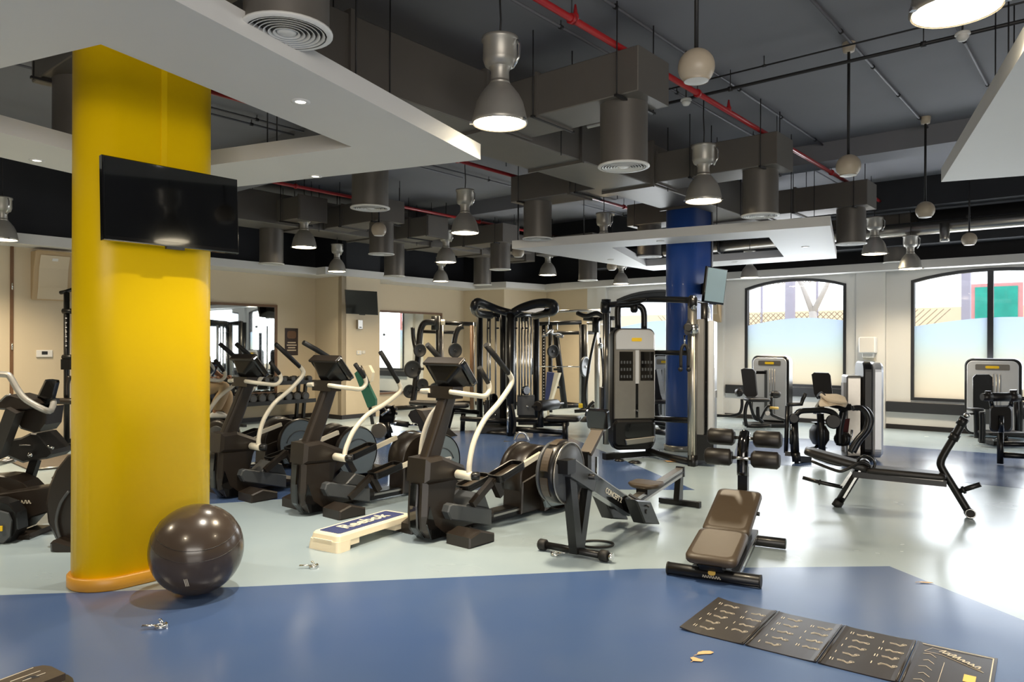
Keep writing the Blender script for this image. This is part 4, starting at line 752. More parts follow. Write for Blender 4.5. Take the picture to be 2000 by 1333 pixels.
def plate(label, c, ax, r=.2, th=.04, m='rubber', hole='black', group=None):
    c, ax = Vector(c), Vector(ax).normalized(); t = T('weight_plate', label, 'weight plate', c, None, group)
    e1 = ax.cross(Z).normalized(); e2 = ax.cross(e1)
    def ringz(rr, h): return [c + ax * h + (e1 * math.cos(2 * math.pi * i / 28) + e2 * math.sin(2 * math.pi * i / 28)) * rr for i in range(28)]
    t('disc', m, B().loft([ringz(.018, th * .3), ringz(r * .78, th * .25), ringz(r * .82, th * .5), ringz(r * .97, th * .5), ringz(r, th * .35), ringz(r, -th * .35), ringz(r * .97, -th * .5), ringz(r * .82, -th * .5), ringz(r * .78, -th * .25), ringz(.018, -th * .3)], True))
    t('hub', hole, B().loft([ringz(.012, th * .55), ringz(.03, th * .5), ringz(.03, -th * .5), ringz(.012, -th * .55)], True))

# ------------------------------------------------------------------ cable crossover machine
Yc = 10.35
t = T('cable_machine', 'tall silver cable crossover machine with two weight towers before the blue pillar', 'cable machine', gnd(1250, 890, Yc))
b0 = gnd(1238, 889, Yc); ex = Vector((.985, .17, 0)).normalized(); en = ex.cross(Z); w, h = .62, 1.72
c = Vector((b0.x, b0.y, .12 + h / 2)); fr = (ex, Z, en, c)
t('tower_shell', 'black', B().slab(rrect(w, h, .1, 6), -.16, 0, .02, fr=fr))
t('tower_side', 'silver', B().slab(rrect(w - .04, h - .04, .1, 6), -.3, -.16, .02, fr=fr))
f = t('tower_face', 'silver', B().slab([(-.3, -.42)] + [(.3, -.42)] + [p for p in rrect(.6, 1.7, .1, 6) if p[1] > 0], 0, .03, .01, fr=fr))
t('face_cap', 'shell', B().slab([(-.28, .56), (.28, .56)] + [p for p in rrect(.57, 1.68, .1, 6) if p[1] > .6], .03, .045, .008, fr=fr), f)
t('badge', 'yel', B().slab(rrect(.15, .05, .015, 3, .02, .7), .045, .05, fr=fr), f)
for x in (-.13, .18): 
    t('instruction_panel', 'gloss', B().slab([(x - .1, .12), (x + .1, .12), (x + .1, .53), (x - .1, .53)], .03, .034, fr=fr), f); b = B()
    for r_ in range(3):
        for k in range(4): b.slab([(x - .08 + .043 * k, .16 + .1 * r_), (x - .055 + .043 * k, .16 + .1 * r_), (x - .055 + .043 * k, .2 + .1 * r_), (x - .08 + .043 * k, .2 + .1 * r_)], .034, .035, fr=fr)
    o = t('pictograms', 'grey', b, f); o['kind'] = 'stuff'
t('stack_slot', 'gloss', B().slab([(.01, -.4), (.05, -.4), (.05, .55), (.01, .55)], .03, .036, fr=fr), f); t('slot_bar', 'shell', B().slab([(.005, .08), (.055, .08), (.055, .55), (.005, .55)], .036, .05, fr=fr), f); t('selector_pin', 'chrome', B().cyl(c + ex * .03 - Z * .3 + en * .03, c + ex * .03 - Z * .3 + en * .08, .014, n=10), f)
t('tower_foot', 'black', B().slab(rrect(.62, .38, .08, 4, 0, -.62), -.24, .05, .03, fr=fr)); t('foot_scoop', 'gloss', B().slab(rrect(.42, .2, .05, 4, .06, -.58), .05, .056, fr=fr)); t('foot_step', 'silver', B().slab([(-.14, -.78), (.26, -.74), (.28, -.66), (-.16, -.7)], .05, .1, .01, fr=fr))
t('base_tube', 'black', B().bar(gnd(1180, 893, 10.2) + Z * .05, gnd(1285, 885, 10.6) + Z * .05, .1, .08)); t('base_tube', 'black', B().tube(smooth_path([gnd(1265, 880, 10.5) + Z * .1, gnd(1300, 885, 10.2) + Z * .06, gnd(1352, 908, 9.75) + Z * .05], 4), .045, 10))
t('floor_foot', 'black', B().lathe([(.0005, .03), (.05, .03), (.09, .012), (.09, 0), (.0005, 0)], gnd(1240, 905, 9.95), 18)); t('floor_foot', 'black', B().lathe([(.0005, .03), (.04, .03), (.07, .012), (.07, 0), (.0005, 0)], gnd(1210, 902, 10.1), 18))
t('left_post', 'silver', rod(1184, 868, 1184, 605, 11.2, .05, n=12)); t('left_post_groove', 'black', rod(1179, 868, 1179, 610, 11.14, .008)); t('left_post_head', 'black', B().cyl(W(1174, 600, 11.1), W(1190, 600, 11.1), .1, n=16, bev=.02)); t('left_post_cap', 'black', rod(1184, 585, 1184, 612, 11.1, .07, n=4))
t('front_post', 'silver', rod(1352, 898, 1352, 598, 9.72, .062, n=14)); t('front_post_groove', 'ivory', rod(1356, 890, 1356, 640, 9.66, .008)); t('front_post_foot', 'black', rod(1353, 916, 1353, 890, 9.7, .066, n=4)); t('front_post_collar', 'chrome', rod(1354, 634, 1354, 652, 9.7, .075, n=14))
t('front_post_head', 'black', B().cyl(W(1345, 590, 9.7), W(1360, 590, 9.7), .09, n=16, bev=.02)); t('head_cap', 'chrome', B().cyl(W(1355, 578, 9.66), W(1355, 605, 9.66), .035, n=12, bev=.01))
t('top_bar', 'black', wire([(1184, 596, 11.1), (1215, 593, 10.9), (1240, 586, 10.7), (1290, 585, 10.3), (1352, 587, 9.75)], .045, 10)); t('lat_bar', 'black', wire([(1205, 595, 10.6), (1240, 592, 10.4), (1265, 585, 10.3)], .022, 8))
t('loop_bar', 'black', wire([(1258, 642, 10.75), (1258, 615, 10.75), (1254, 602, 10.75), (1244, 597, 10.75), (1215, 596, 10.75), (1207, 602, 10.75), (1207, 642, 10.75)], .045, 10)); t('loop_pulley', 'black', B().cyl(W(1232, 602, 10.7), W(1245, 602, 10.7), .07, n=16, bev=.02))
t('brace', 'black', rod(1272, 689, 1352, 690, 10.5, .035, 9.8)); t('brace', 'black', rod(1272, 818, 1352, 822, 10.5, .04, 9.8))
bb = gnd(1381, 905, 9.85); ex2 = Vector((.35, .937, 0)).normalized(); fr2 = (ex2, Z, ex2.cross(Z), Vector((bb.x, bb.y, 0)))
t('stack_shell', 'black', B().slab([(-.2, .08), (.3, .08), (.3, .42), (-.2, .42)], -.13, .1, .015, fr=fr2)); t('stack_casing', 'silver', B().slab([(-.2, .42), (.28, .42), (.28, 1.95), (-.2, 1.95)], -.12, -.02, .01, fr=fr2)); t('stack_cover', 'shell', B().slab([(-.16, .42), (.3, .42), (.3, 1.93), (-.16, 1.93)], .02, .1, .012, fr=fr2)); t('stack_gap', 'gloss', B().slab([(-.17, .42), (.28, .42), (.28, 1.96), (-.17, 1.96)], -.02, .02, fr=fr2))
t('adjust_plate', 'chrome', B().slab([(.0, .9), (.08, .9), (.08, 1.0), (.0, 1.0)], .1, .12, fr=fr2)); t('cover_slot', 'silver', B().slab([(-.1, .5), (-.085, .5), (-.085, 1.3), (-.1, 1.3)], .1, .104, fr=fr2))
t('stack_leg', 'black', B().bar(gnd(1350, 900, 9.75) + Z * .05, gnd(1395, 893, 10.2) + Z * .05, .1, .08))
t('tall_bracket', 'black', rod(1376, 592, 1376, 660, 9.8, .05, n=8)); t('top_arm', 'chrome', wire([(1356, 588, 9.7), (1372, 592, 9.8), (1384, 602, 9.9), (1386, 650, 9.9)], .018, 8))
t('pulley_head', 'black', B().loft([[W(x, y, Y) for x, y in ((1344, 622), (1350, 632), (1350, 650), (1340, 656), (1336, 650), (1338, 636))] for Y in (9.62, 9.5)])); t('pulley_wheel', 'rubber', B().cyl(W(1344, 640, 9.63), W(1344, 640, 9.49), .06, n=18, bev=.015)); t('swivel', 'chrome', rod(1337, 655, 1337, 676, 9.55, .012))
t('rope_handle', 'rubber', wire([(1330, 718, 9.55), (1330, 690, 9.55), (1334, 676, 9.55), (1340, 676, 9.55), (1344, 690, 9.55), (1344, 718, 9.55)], .021, 8)); 
for px in (1329, 1345): t('rope_end', 'rubber', B().ball(W(px, 722, 9.55), .032, 8))

# ------------------------------------------------------------------ multi station gym
t = T('multi_gym', 'black four station cable gym with bright guide rods in the middle of the room', 'cable machine', gnd(997, 850, 13.2))
Yg = 13.3
t('upright', 'black', rod(997, 852, 997, 612, 12.85, .075, n=8)); t('upright', 'black', rod(937, 838, 937, 612, 13.9, .06, n=8)); t('upright', 'black', rod(984, 842, 984, 612, 13.5, .07, n=8)); t('upright', 'black', rod(1047, 838, 1047, 612, 13.8, .06, n=8))
t('center_cover', 'shell', rod(991, 780, 991, 618, 13.2, .032, n=4)); t('center_cap', 'black', B().lathe([(.0005, .06), (.09, .05), (.1, 0), (.0005, 0)], W(997, 612, 12.85), 16))
for px, Y in ((952, 13.6), (957, 13.5), (968, 13.6), (979, 13.5), (1004, 13.2), (1007, 13.25), (1014, 13.3), (1019, 13.3), (1025, 13.4), (1031, 13.4), (1037, 13.5)):
    t('guide_rod', 'chrome' if px % 2 else 'silver', rod(px, 800, px, 619, Y, .016)); 
for px, Y in ((954, 13.55), (972, 13.55), (1008, 13.2), (1020, 13.3), (1029, 13.35)): t('rod_bumper', 'rubber', rod(px, 620, px, 628, Y, .03)); t('rod_collar', 'rubber', rod(px, 640, px, 643, Y, .025))
for x0, x1, y0, y1, Y, m in ((945, 984, 788, 830, 13.6, 'black'), (1010, 1044, 773, 812, 13.2, 'grey')):
    a, e = W(x0, y1, Y), W(x1, y0, Y + (.2 if x0 < 990 else .1)); t('stack_cover', m, B().slab([(a.x, a.z), (e.x, a.z), (e.x, e.z), (a.x, e.z)], a.y, a.y + .3, .01, fr=(Vector((1, 0, 0)), Z, Vector((0, 1, 0)), Vector((0, 0, 0)))))
    cx = (x0 + x1) / 2; t('stack_pulley', 'gloss', B().cyl(W(cx - 2, y0 - 10, Y), W(cx + 2, y0 - 10, Y - .05), .085, n=18, bev=.015)); t('selector_pin', 'chrome', B().ball(W(cx + 3, (y0 + y1) / 2 + 2, Y - .04), .022, 6))
    b = B()
    for k in range(6): z = .18 + .07 * k; b.box((a.x + .17, a.y + .14, z), (.3, .2, .06))
    t('weight_stack', 'rubber', b)['kind'] = 'stuff'
def arm_pod(pts, Y, th):
    a = [W(x, y, Y) for x, y in pts]; return B().loft([a, [p + Vector((0, th, 0)) for p in a]])
t('top_arm', 'black', B().tube(smooth_path([W(997, 612, 12.85), W(975, 606, 12.9), W(950, 596, 12.8), W(932, 590, 12.6), W(926, 600, 12.6), W(932, 612, 13.2), W(960, 616, 13.5)], 4), .07, 10)); t('top_arm_plate', 'gloss', arm_pod([(930, 588), (965, 594), (990, 607), (985, 612), (955, 603), (932, 603)], 12.9, .06))
t('top_arm', 'black', B().tube(smooth_path([W(1002, 612, 12.85), W(1020, 602, 12.8), (W(1045, 594, 12.7)), W(1070, 592, 12.6), W(1082, 597, 12.5), W(1080, 608, 12.6), W(1062, 612, 12.9), W(1045, 616, 13.4)], 4), .08, 10)); t('top_arm_plate', 'gloss', arm_pod([(1010, 608), (1030, 597), (1060, 590), (1070, 594), (1062, 606), (1045, 611)], 12.75, .06))
t('top_frame', 'black', rod(937, 615, 984, 616, 13.9, .045, 13.5)); t('top_frame', 'black', rod(997, 616, 1047, 616, 12.9, .045, 13.8))
t('low_bar', 'black', rod(935, 846, 997, 848, 13.3, .045, 12.9)); t('low_bar', 'black', rod(997, 838, 1103, 845, 12.9, .05, 13.0)); t('low_bar', 'black', rod(900, 818, 997, 824, 13.3, .045, 13.1)); t('low_bar', 'black', rod(1000, 820, 1100, 822, 13.1, .045, 12.9)); t('base_plate', 'black', B().box(gnd(970, 845, 13.4) + Z * .06, (.7, .5, .1)))
t('adjust_column', 'chrome', rod(992, 845, 992, 795, 12.78, .022)); t('cable_hose', 'rubber', wire([(1000, 790, 12.7), (1004, 810, 12.65), (1006, 830, 12.7), (1003, 848, 12.7)], .022, 8))
t('station_seat', 'pad', B().cushion(W(1100, 818, 12.7), (.6, .38, .09), .07, Matrix.Rotation(R(-12), 3, 'Z'))); t('seat_leg', 'black', rod(1104, 826, 1104, 863, 12.45, .05, n=8)); t('seat_beam', 'black', rod(1050, 828, 1110, 828, 12.85, .045, 12.6))
t('thigh_roller', 'pad', B().cyl(W(1050, 794, 12.6), W(1086, 790, 13.3), .095, n=18, bev=.02)); t('roller_post', 'black', rod(1056, 795, 1056, 835, 12.7, .05, n=8)); t('roller_rod', 'black', rod(1040, 795, 1100, 788, 12.5, .02, 13.5))
t('lat_cable', 'chrome', rod(1072, 612, 1072, 634, 12.6, .008)); t('lat_yoke', 'chrome', wire([(1070, 632, 12.6), (1070, 644, 12.6), (1088, 644, 12.6), (1088, 632, 12.6)], .01, 6, 0)); t('row_handle', 'chrome', wire([(1060, 655, 12.6), (1068, 652, 12.6), (1078, 644, 12.6), (1079, 652, 12.6), (1092, 652, 12.6), (1100, 658, 12.6)], .022, 8)); t('row_grip', 'silver', rod(1058, 656, 1070, 654, 12.6, .03)); t('row_grip', 'silver', rod(1086, 655, 1100, 658, 12.6, .03))
t('side_station', 'black', rod(868, 800, 935, 806, 13.6, .045, 13.8)); t('side_leg', 'black', rod(884, 800, 872, 845, 13.6, .05, 13.4)); t('side_leg', 'black', rod(905, 808, 903, 842, 13.6, .045)); t('side_seat', 'pad', B().cushion(W(890, 792, 13.6), (.5, .34, .09), .06))
t = T('chrome_triangle_grip', 'chrome cable handle lying on the blue floor under the multi gym', 'handle', gnd(1018, 860, 12.3)); t('handle_loop', 'chrome', wire([(1004, 862, 12.25), (1012, 847, 12.25), (1025, 847, 12.25), (1032, 862, 12.25)], .022, 8)); t('grip', 'rubber', rod(984, 864, 1002, 866, 12.1, .025))

# ------------------------------------------------------------------ racks at the back
t = T('smith_rack', 'black rack with silver uprights at the back right of the multi gym', 'rack', gnd(1120, 802, 17))
for px, m, r_ in ((1075, 'black', .05), (1134, 'silver', .035), (1140, 'black', .06), (1146, 'silver', .03), (1166, 'silver', .06)): t('upright', m, rod(px, 806, px, 634, 17, r_, n=8))
t('crossbar', 'black', rod(1052, 633, 1136, 630, 17, .05)); t('crossbar', 'black', rod(1088, 651, 1172, 650, 17.6, .045)); t('crossbar', 'silver', rod(1075, 609, 1180, 606, 16.6, .03)); t('crossbar', 'silver', rod(1146, 632, 1180, 633, 17, .03)); b = B()
for k in range(24): b.cyl(W(1062, 645 + 6 * k, 16.9), W(1062, 645 + 6 * k, 16.85), .014, n=6)
t('hole_column', 'black', rod(1062, 800, 1062, 636, 17, .045, n=4)); t('hole_rims', 'silver', b)['kind'] = 'stuff'
t('slanted_post', 'black', rod(1085, 650, 1103, 797, 16.6, .07, n=8)); t('base_bar', 'black', rod(1085, 796, 1135, 792, 16.8, .05)); t('base_bar', 'black', rod(1122, 804, 1180, 800, 16.6, .04)); t('foot_pad', 'yel', B().box(W(1134, 793, 16.4), (.09, .06, .09)))
for y in (722, 757): t('storage_peg', 'black', rod(1081, y, 1094, y, 16.5, .025))
t('bar', 'chrome', rod(1034, 716, 1146, 717, 16.5, .012)); t('pulley_arm', 'black', B().tube(smooth_path([W(1128, 612, 16), W(1145, 618, 15.8), W(1165, 612, 15.7), W(1178, 620, 15.7), W(1165, 624, 15.9), W(1140, 622, 16)], 4), .05, 8)); t('counter_lever', 'black', wire([(1164, 650, 15.8), (1155, 690, 15.8), (1148, 730, 15.8), (1143, 770, 15.8), (1146, 795, 15.8)], .03, 8))
t('pulley_housing', 'black', rod(1164, 622, 1164, 650, 15.8, .08, n=6)); t('cable_strand', 'black', wire([(1172, 660, 15.6), (1176, 700, 15.6), (1178, 740, 15.6), (1177, 760, 15.6)], .02, 6)); t('snap_hook', 'chrome', B().ball(W(1172, 676, 15.55), .06, 8)); t('hose', 'rubber', wire([(1148, 800, 15.5), (1145, 812, 15.4), (1150, 795, 15.4), (1160, 785, 15.4)], .035, 8)); t('pedestal', 'rubber', B().lathe([(.0005, .12), (.06, .1), (.13, .02), (.13, 0), (.0005, 0)], gnd(1145, 823, 15.3), 18))
ax = Vector((.95, -.3, 0)); axs = Vector((.5, -.85, 0))
plate('round black plate on the slanted rack post behind the multi gym', W(1080, 687, 16.4), axs, .15); plate('grey faced plate on the bar at the back rack', W(1143, 717, 16.4), Vector((.85, -.53, 0)), .23, .05, 'grey', 'silver'); plate('black plate on the bar end behind the multi gym upright', W(1041, 716, 16.6), ax, .19)
t = T('barbell_stand', 'black pulley lever rack beside the left post of the cable machine', 'rack', gnd(1195, 800, 14))
t('upright', 'black', rod(1197, 806, 1197, 640, 14, .05, n=8)); t('upright', 'silver', rod(1192, 806, 1192, 620, 14.2, .03, n=8)); t('side_arm', 'black', rod(1184, 622, 1200, 622, 13.9, .04)); b = B()
for y in (770, 782, 795): b.ball(W(1190, y, 13.9), .03, 6)
t('stack_case', 'black', B().box(W(1190, 785, 14.1), (.35, .3, .55))); t('bolt_heads', 'chrome', b)['kind'] = 'stuff'
t = T('squat_rack', 'black squat rack before the mirror with plates on its arms', 'rack', gnd(870, 806, 17))
t('upright', 'black', rod(857, 806, 857, 618, 17, .07, n=8)); t('upright', 'brown', rod(922, 806, 922, 636, 16.8, .05, n=4)); t('upright', 'silver', rod(865, 800, 865, 632, 17.1, .02)); t('upright', 'silver', rod(926, 800, 926, 630, 16.8, .02)); t('top_bar', 'black', rod(868, 631, 930, 634, 17, .05)); t('top_bar', 'black', rod(825, 648, 892, 650, 17.2, .04))
t('bar_collar', 'cream', B().cyl(W(861, 630, 16.9), W(869, 630, 16.9), .07, n=14, bev=.015)); t('top_box', 'black', rod(850, 618, 850, 645, 16.9, .09, n=4))
t('swing_arm', 'black', wire([(905, 638, 16.7), (896, 642, 16.7), (890, 655, 16.7), (887, 672, 16.7)], .06, 8)); t('swing_arm', 'black', wire([(850, 630, 16.6), (832, 630, 16.6), (824, 638, 16.6), (820, 655, 16.6), (816, 700, 16.5), (812, 745, 16.4), (806, 790, 16.3)], .07, 8)); t('swing_arm', 'black', wire([(806, 640, 16.8), (808, 665, 16.8), (814, 690, 16.6)], .05, 8))
t('long_bar', 'chrome', rod(810, 764, 845, 760, 16.4, .02)); t('bar_peg', 'black', rod(818, 721, 828, 721, 16.3, .03)); t('base_bar', 'black', rod(775, 798, 835, 794, 16.3, .05)); t('base_bar', 'black', rod(835, 806, 930, 806, 16.9, .05))
for l, px, py, r_ in (('black plate on the right swing arm of the squat rack', 889, 685, .165), ('small black plate high on the left swing arm of the squat rack', 820, 685, .15), ('large dark plate low on the left swing arm of the squat rack', 806, 722, .2), ('black plate leaning at the foot of the squat rack mirror side', 825, 752, .14), ('black plate at the bar end behind the nearest console', 850, 760, .14), ('dark plate lowest on the left swing arm of the squat rack', 800, 765, .15)): plate(l, W(px, py, 16.3), axs, r_)
t = T('flat_bench', 'black flat bench behind the nearest cross trainer console', 'bench', gnd(850, 830, 14.2))
t('bench_pad', 'pad', B().cushion(W(845, 788, 14.2), (.9, .32, .09), .05, Matrix.Rotation(R(-20), 3, 'Z'))); t('bench_leg', 'black', rod(830, 793, 825, 828, 14.2, .04)); t('bench_leg', 'black', rod(868, 795, 866, 832, 13.9, .04)); t('bench_foot', 'black', rod(815, 829, 838, 829, 14.1, .035))
t = T('curl_bench', 'low bench with curved black pad left of the nearest cross trainer column', 'bench', gnd(830, 845, 12.9))
pts = [(797, 812), (802, 803), (812, 800), (824, 803), (842, 835), (860, 852), (868, 858), (858, 862), (838, 850), (820, 842), (815, 828), (805, 826)]
t('curved_pad', 'pad', B().loft([[W(x, y, 12.5) for x, y in pts], [W(x, y, 12.5) + Vector((.22, .35, 0)) for x, y in pts]])); t('pad_top', 'brownpad', B().loft([[W(x, y, 12.49) + Vector((.0, .0, .004)) for x, y in ((812, 800), (824, 803), (842, 835), (832, 834))], [W(x, y, 12.49) + Vector((.22, .35, .004)) for x, y in ((812, 800), (824, 803), (842, 835), (832, 834))]]))
t('roller', 'rubber', rod(770, 826, 798, 830, 12.6, .05, n=12)); t('roller_rod', 'chrome', rod(798, 830, 815, 830, 12.6, .02)); t('bench_post', 'black', rod(838, 845, 838, 855, 12.6, .05)); t('bench_base', 'black', B().box(gnd(838, 856, 12.65) + Z * .03, (.35, .2, .06)))
# spin bike
t = T('spin_bike', 'small black and silver spin bike before the mirror pier', 'exercise bike', gnd(752, 858, 12.4))
t('saddle', 'pad', B().cushion(W(762, 797, 12.4), (.24, .16, .07), .05, tilt(-.2))); t('handlebar', 'black', wire([(742, 800, 12.4), (748, 798, 12.3), (760, 806, 12.3), (775, 808, 12.4)], .025, 8)); t('frame', 'gloss', arm_pod([(742, 802), (768, 792), (773, 805), (768, 826), (755, 832), (740, 826)], 12.3, .12)); t('front_fork', 'chrome', rod(743, 828, 752, 855, 12.3, .035)); t('seat_post', 'black', rod(757, 825, 760, 856, 12.3, .045)); t('crank_arm', 'black', rod(762, 834, 766, 846, 12.2, .02)); t('rear_foot', 'black', B().box(gnd(765, 857, 12.35) + Z * .03, (.3, .12, .06))); t('front_foot', 'chrome', B().box(gnd(746, 858, 12.4) + Z * .025, (.15, .3, .05)))
t('flywheel', 'silver', B().cyl(W(740, 842, 12.25), W(744, 842, 12.4), .14, n=22, bev=.02)); t('pedal', 'chrome', B().box(W(769, 828, 12.2), (.08, .1, .03))); t('frame_tube', 'chrome', rod(745, 812, 760, 800, 12.28, .025))

# ------------------------------------------------------------------ left wall: mirrors, dumbbell rack, wall things
def mirror(label, p, d, s0, s1_, z0, z1):
    n = Vector((d.y, -d.x, 0)); t = T('wall_mirror', label, 'mirror', p + d * (s0 + s1_) / 2 + Z * z0); fr = (d, Z, n, p)
    P = [(s0, z0), (s1_, z0), (s1_, z1), (s0, z1)]; I = inset(P, .05)
    for j in range(4): t('frame_bar', 'brown', B().slab([P[j], P[(j + 1) % 4], I[(j + 1) % 4], I[j]], .002, .035, fr=fr))
    t('glass', 'mirror', B().slab(I, .002, .014, fr=fr))
LU = lambda px, p: ((lambda a: (a * p.y - p.x) / (U.x - a * U.y))(ray(px, 674)[0]))          # distance along U from p at pixel column px
mirror('brown framed wall mirror behind the far cross trainers reflecting windows', B_, U, LU(330, B_), LU(540, B_), .55, 2.42)
mirror('brown framed wall mirror right of the white pier reflecting racks', E_, U, LU(728, E_), LU(862, E_), .4, 2.42)
q = B_ - V * .46; x0, x1 = LU(452, q), LU(608, q)
t = T('dumbbell_rack', 'black two tier dumbbell rack along the left wall', 'rack', q + U * (x0 + x1) / 2); fr = (U, Z, -V, q)
def RK(x, y, z): return q + U * x - V * y + Z * z
for zc_, nm in ((.43, 'lower_shelf'), (.82, 'upper_shelf')): 
    t(nm, 'black', B().slab([(x0, zc_ - .03), (x1, zc_ - .03), (x1, zc_), (x0, zc_)], -.2, .16, .004, fr=fr)); t('shelf_lip', 'black', B().slab([(x0, zc_ - .05), (x1, zc_ - .05), (x1, zc_ + .03), (x0, zc_ + .03)], .16, .18, fr=fr))
for x in (x0 + .12, x1 - .2, ): 
    for yy in (-.15, .1): t('leg', 'black', B().bar(RK(x, yy - .1, 0.02), RK(x, yy, .84), .07, .05, U))
    t('foot', 'black', B().bar(RK(x, -.33, .025), RK(x, .3, .025), .07, .05))
def dumbbell(label, x, z, r, group):
    t = T('dumbbell', label, 'dumbbell', RK(x, 0, z), None, group); c = RK(x, 0, z + r)
    t('handle', 'chrome', B().cyl(c + V * .07, c - V * .07, .016, n=10))
    for s_ in (1, -1): hd = t('head', 'rubber', B().cyl(c + V * s_ * .06, c + V * s_ * .17, r, n=20, bev=.012)); t('end_cap', 'frame', B().cyl(c + V * s_ * .169, c + V * s_ * .174, r * .72, n=18), hd)
N1 = 9
for k in range(N1): dumbbell('large round dumbbell on the lower tier, %s from the right end' % ('first second third fourth fifth sixth seventh eighth ninth'.split()[k]), x1 - .24 - k * .2, .43, .088, 'dumbbells on the lower tier')
for k in range(9): dumbbell('small dumbbell on the upper tier, %s from the right end' % ('first second third fourth fifth sixth seventh eighth ninth'.split()[k]), x1 - .14 - k * .2, .82, .06, 'dumbbells on the upper tier')
def wallplate(name, label, cat, p, d, s, z, w, h, th, m, extra=None, r=.008):
    n = Vector((d.y, -d.x, 0)); t = T(name, label, cat, p + d * s + Z * z); fr = (d, Z, n, p); t('casing', m, B().slab(rrect(w, h, r, 2, s, z), .001, th, min(.006, th / 4), fr=fr)); return t, fr
s_ = LU(569, B_); t, fr = wallplate('poster', 'small dark poster on the left wall beside the mirror frame', 'poster', B_, U, s_, 1.65, .32, .58, .012, 'poster', r=.004); b = B()
t('poster_figure', 'brown', B().slab(rrect(.22, .16, .05, 3, s_, 1.8), .0125, .0135, fr=fr))
for k, w in enumerate((.2, .24, .18, .22)): b.slab([(s_ - w / 2, 1.62 - .055 * k), (s_ + w / 2, 1.62 - .055 * k), (s_ + w / 2, 1.645 - .055 * k), (s_ - w / 2, 1.645 - .055 * k)], .0125, .0135, fr=fr)
t('poster_lines', 'paleprint', b)
s_ = LU(700, C_); t, fr = wallplate('sensor_box', 'small grey box below the television on the white pier', 'box', C_, U, s_, 2.03, .13, .2, .07, 'silver'); t('slot', 'grey', B().slab([(s_ - .03, 1.96), (s_ + .03, 1.96), (s_ + .03, 1.98), (s_ - .03, 1.98)], .07, .074, fr=fr))
s_ = LU(701, C_); t, fr = wallplate('light_switch', 'white switch plate on the pier below the grey box', 'switch', C_, U, s_, 1.42, .13, .09, .012, 'white'); t('rocker', 'cream', B().slab(rrect(.04, .05, .006, 2, s_ - .02, 1.42), .012, .017, fr=fr)); s_ = LU(710, C_); t, fr = wallplate('light_switch', 'smaller switch plate right of the switch on the pier', 'switch', C_, U, s_, 1.43, .08, .06, .01, 'white'); t('rocker', 'cream', B().slab(rrect(.03, .03, .006, 2, s_, 1.43), .01, .014, fr=fr))
# near left wall
s_ = LU(98, LW); n = -V
t = T('wall_speaker', 'large beige curved speaker cabinet high on the wall left of the pillar', 'speaker', LW + U * s_ + Z * 2.6)
def cab(y, z): return LW + U * y + Z * z
for nm, m, w, pro in (('cabinet', 'tan', .27, [(0, 2.28), (.05, 2.26), (.1, 2.45), (.14, 2.75), (.22, 2.98), (.3, 3.0), (0, 3.0)]), ('grille', 'wall', .2, [(.055, 2.29), (.06, 2.28), (.112, 2.46), (.152, 2.75), (.225, 2.94), (.215, 2.945), (.14, 2.75), (.1, 2.46)])):
    t(nm, m, B().slab(pro, s_ - w, s_ + w, .008 if nm == 'cabinet' else 0, fr=(n, Z, U, LW)))
t('emblem', 'white', B().slab([(.2, 2.86), (.215, 2.9), (.205, 2.9), (.19, 2.86)], s_ - .04, s_ + .04, fr=(n, Z, U, LW)))
s_ = LU(86, LW); t, fr = wallplate('thermostat', 'small white thermostat with dark display on the left wall', 'thermostat', LW, U, s_, 1.44, .22, .11, .03, 'white'); t('display', 'frame', B().slab(rrect(.08, .05, .004, 2, s_, 1.45), .03, .033, fr=fr))
t = T('door_edge', 'brown narrow door edge strip at the far left wall', 'trim', LW + U * LU(22, LW)); s_ = LU(22, LW); t('strip', 'brown', B().slab([(s_ - .02, 0), (s_ + .02, 0), (s_ + .02, ZS), (s_ - .02, ZS)], 0, .03, fr=(U, Z, n, LW)))
for z in (.6, 1.5, 2.4): t('hinge', 'chrome', B().cyl(LW + U * s_ - V * .035 + Z * z, LW + U * s_ - V * .035 + Z * (z + .1), .012, n=8))
s_ = LU(1408, W0); 
s5 = -3.95; t = T('wall_speaker', 'beige curved speaker on the window wall right of the blue pillar', 'speaker', ww(s5, 2.5, .1)); t('cabinet', 'tan', B().slab([(0, 2.12), (.06, 2.14), (.14, 2.3), (.18, 2.55), (.18, 2.66), (0, 2.66)], s5 - .16, s5 + .16, .008, fr=(-U, Z, -V, W0 - U * .1))); t('grille', 'wall', B().slab([(.15, 2.32), (.19, 2.55), (.185, 2.62), (.18, 2.55), (.14, 2.3)], s5 - .12, s5 + .12, fr=(-U, Z, -V, W0 - U * .1)))
s6 = -.73; fr = (-V, Z, -U, W0 - U * .1)
t = T('towel_dispenser', 'white paper towel dispenser on the pier between the windows', 'dispenser', ww(s6, 1.6, .1)); t('casing', 'white', B().slab(rrect(.3, .32, .03, 4, s6, 1.62), 0, .2, .02, fr=fr)); t('tray', 'diff', B().slab(rrect(.2, .1, .01, 2, s6, 1.42), 0, .14, .01, fr=fr)); t('paper', 'print', B().slab([(s6 - .1, 1.34), (s6 + .12, 1.3), (s6 + .12, 1.37), (s6 - .1, 1.38)], .02, .06, fr=fr))
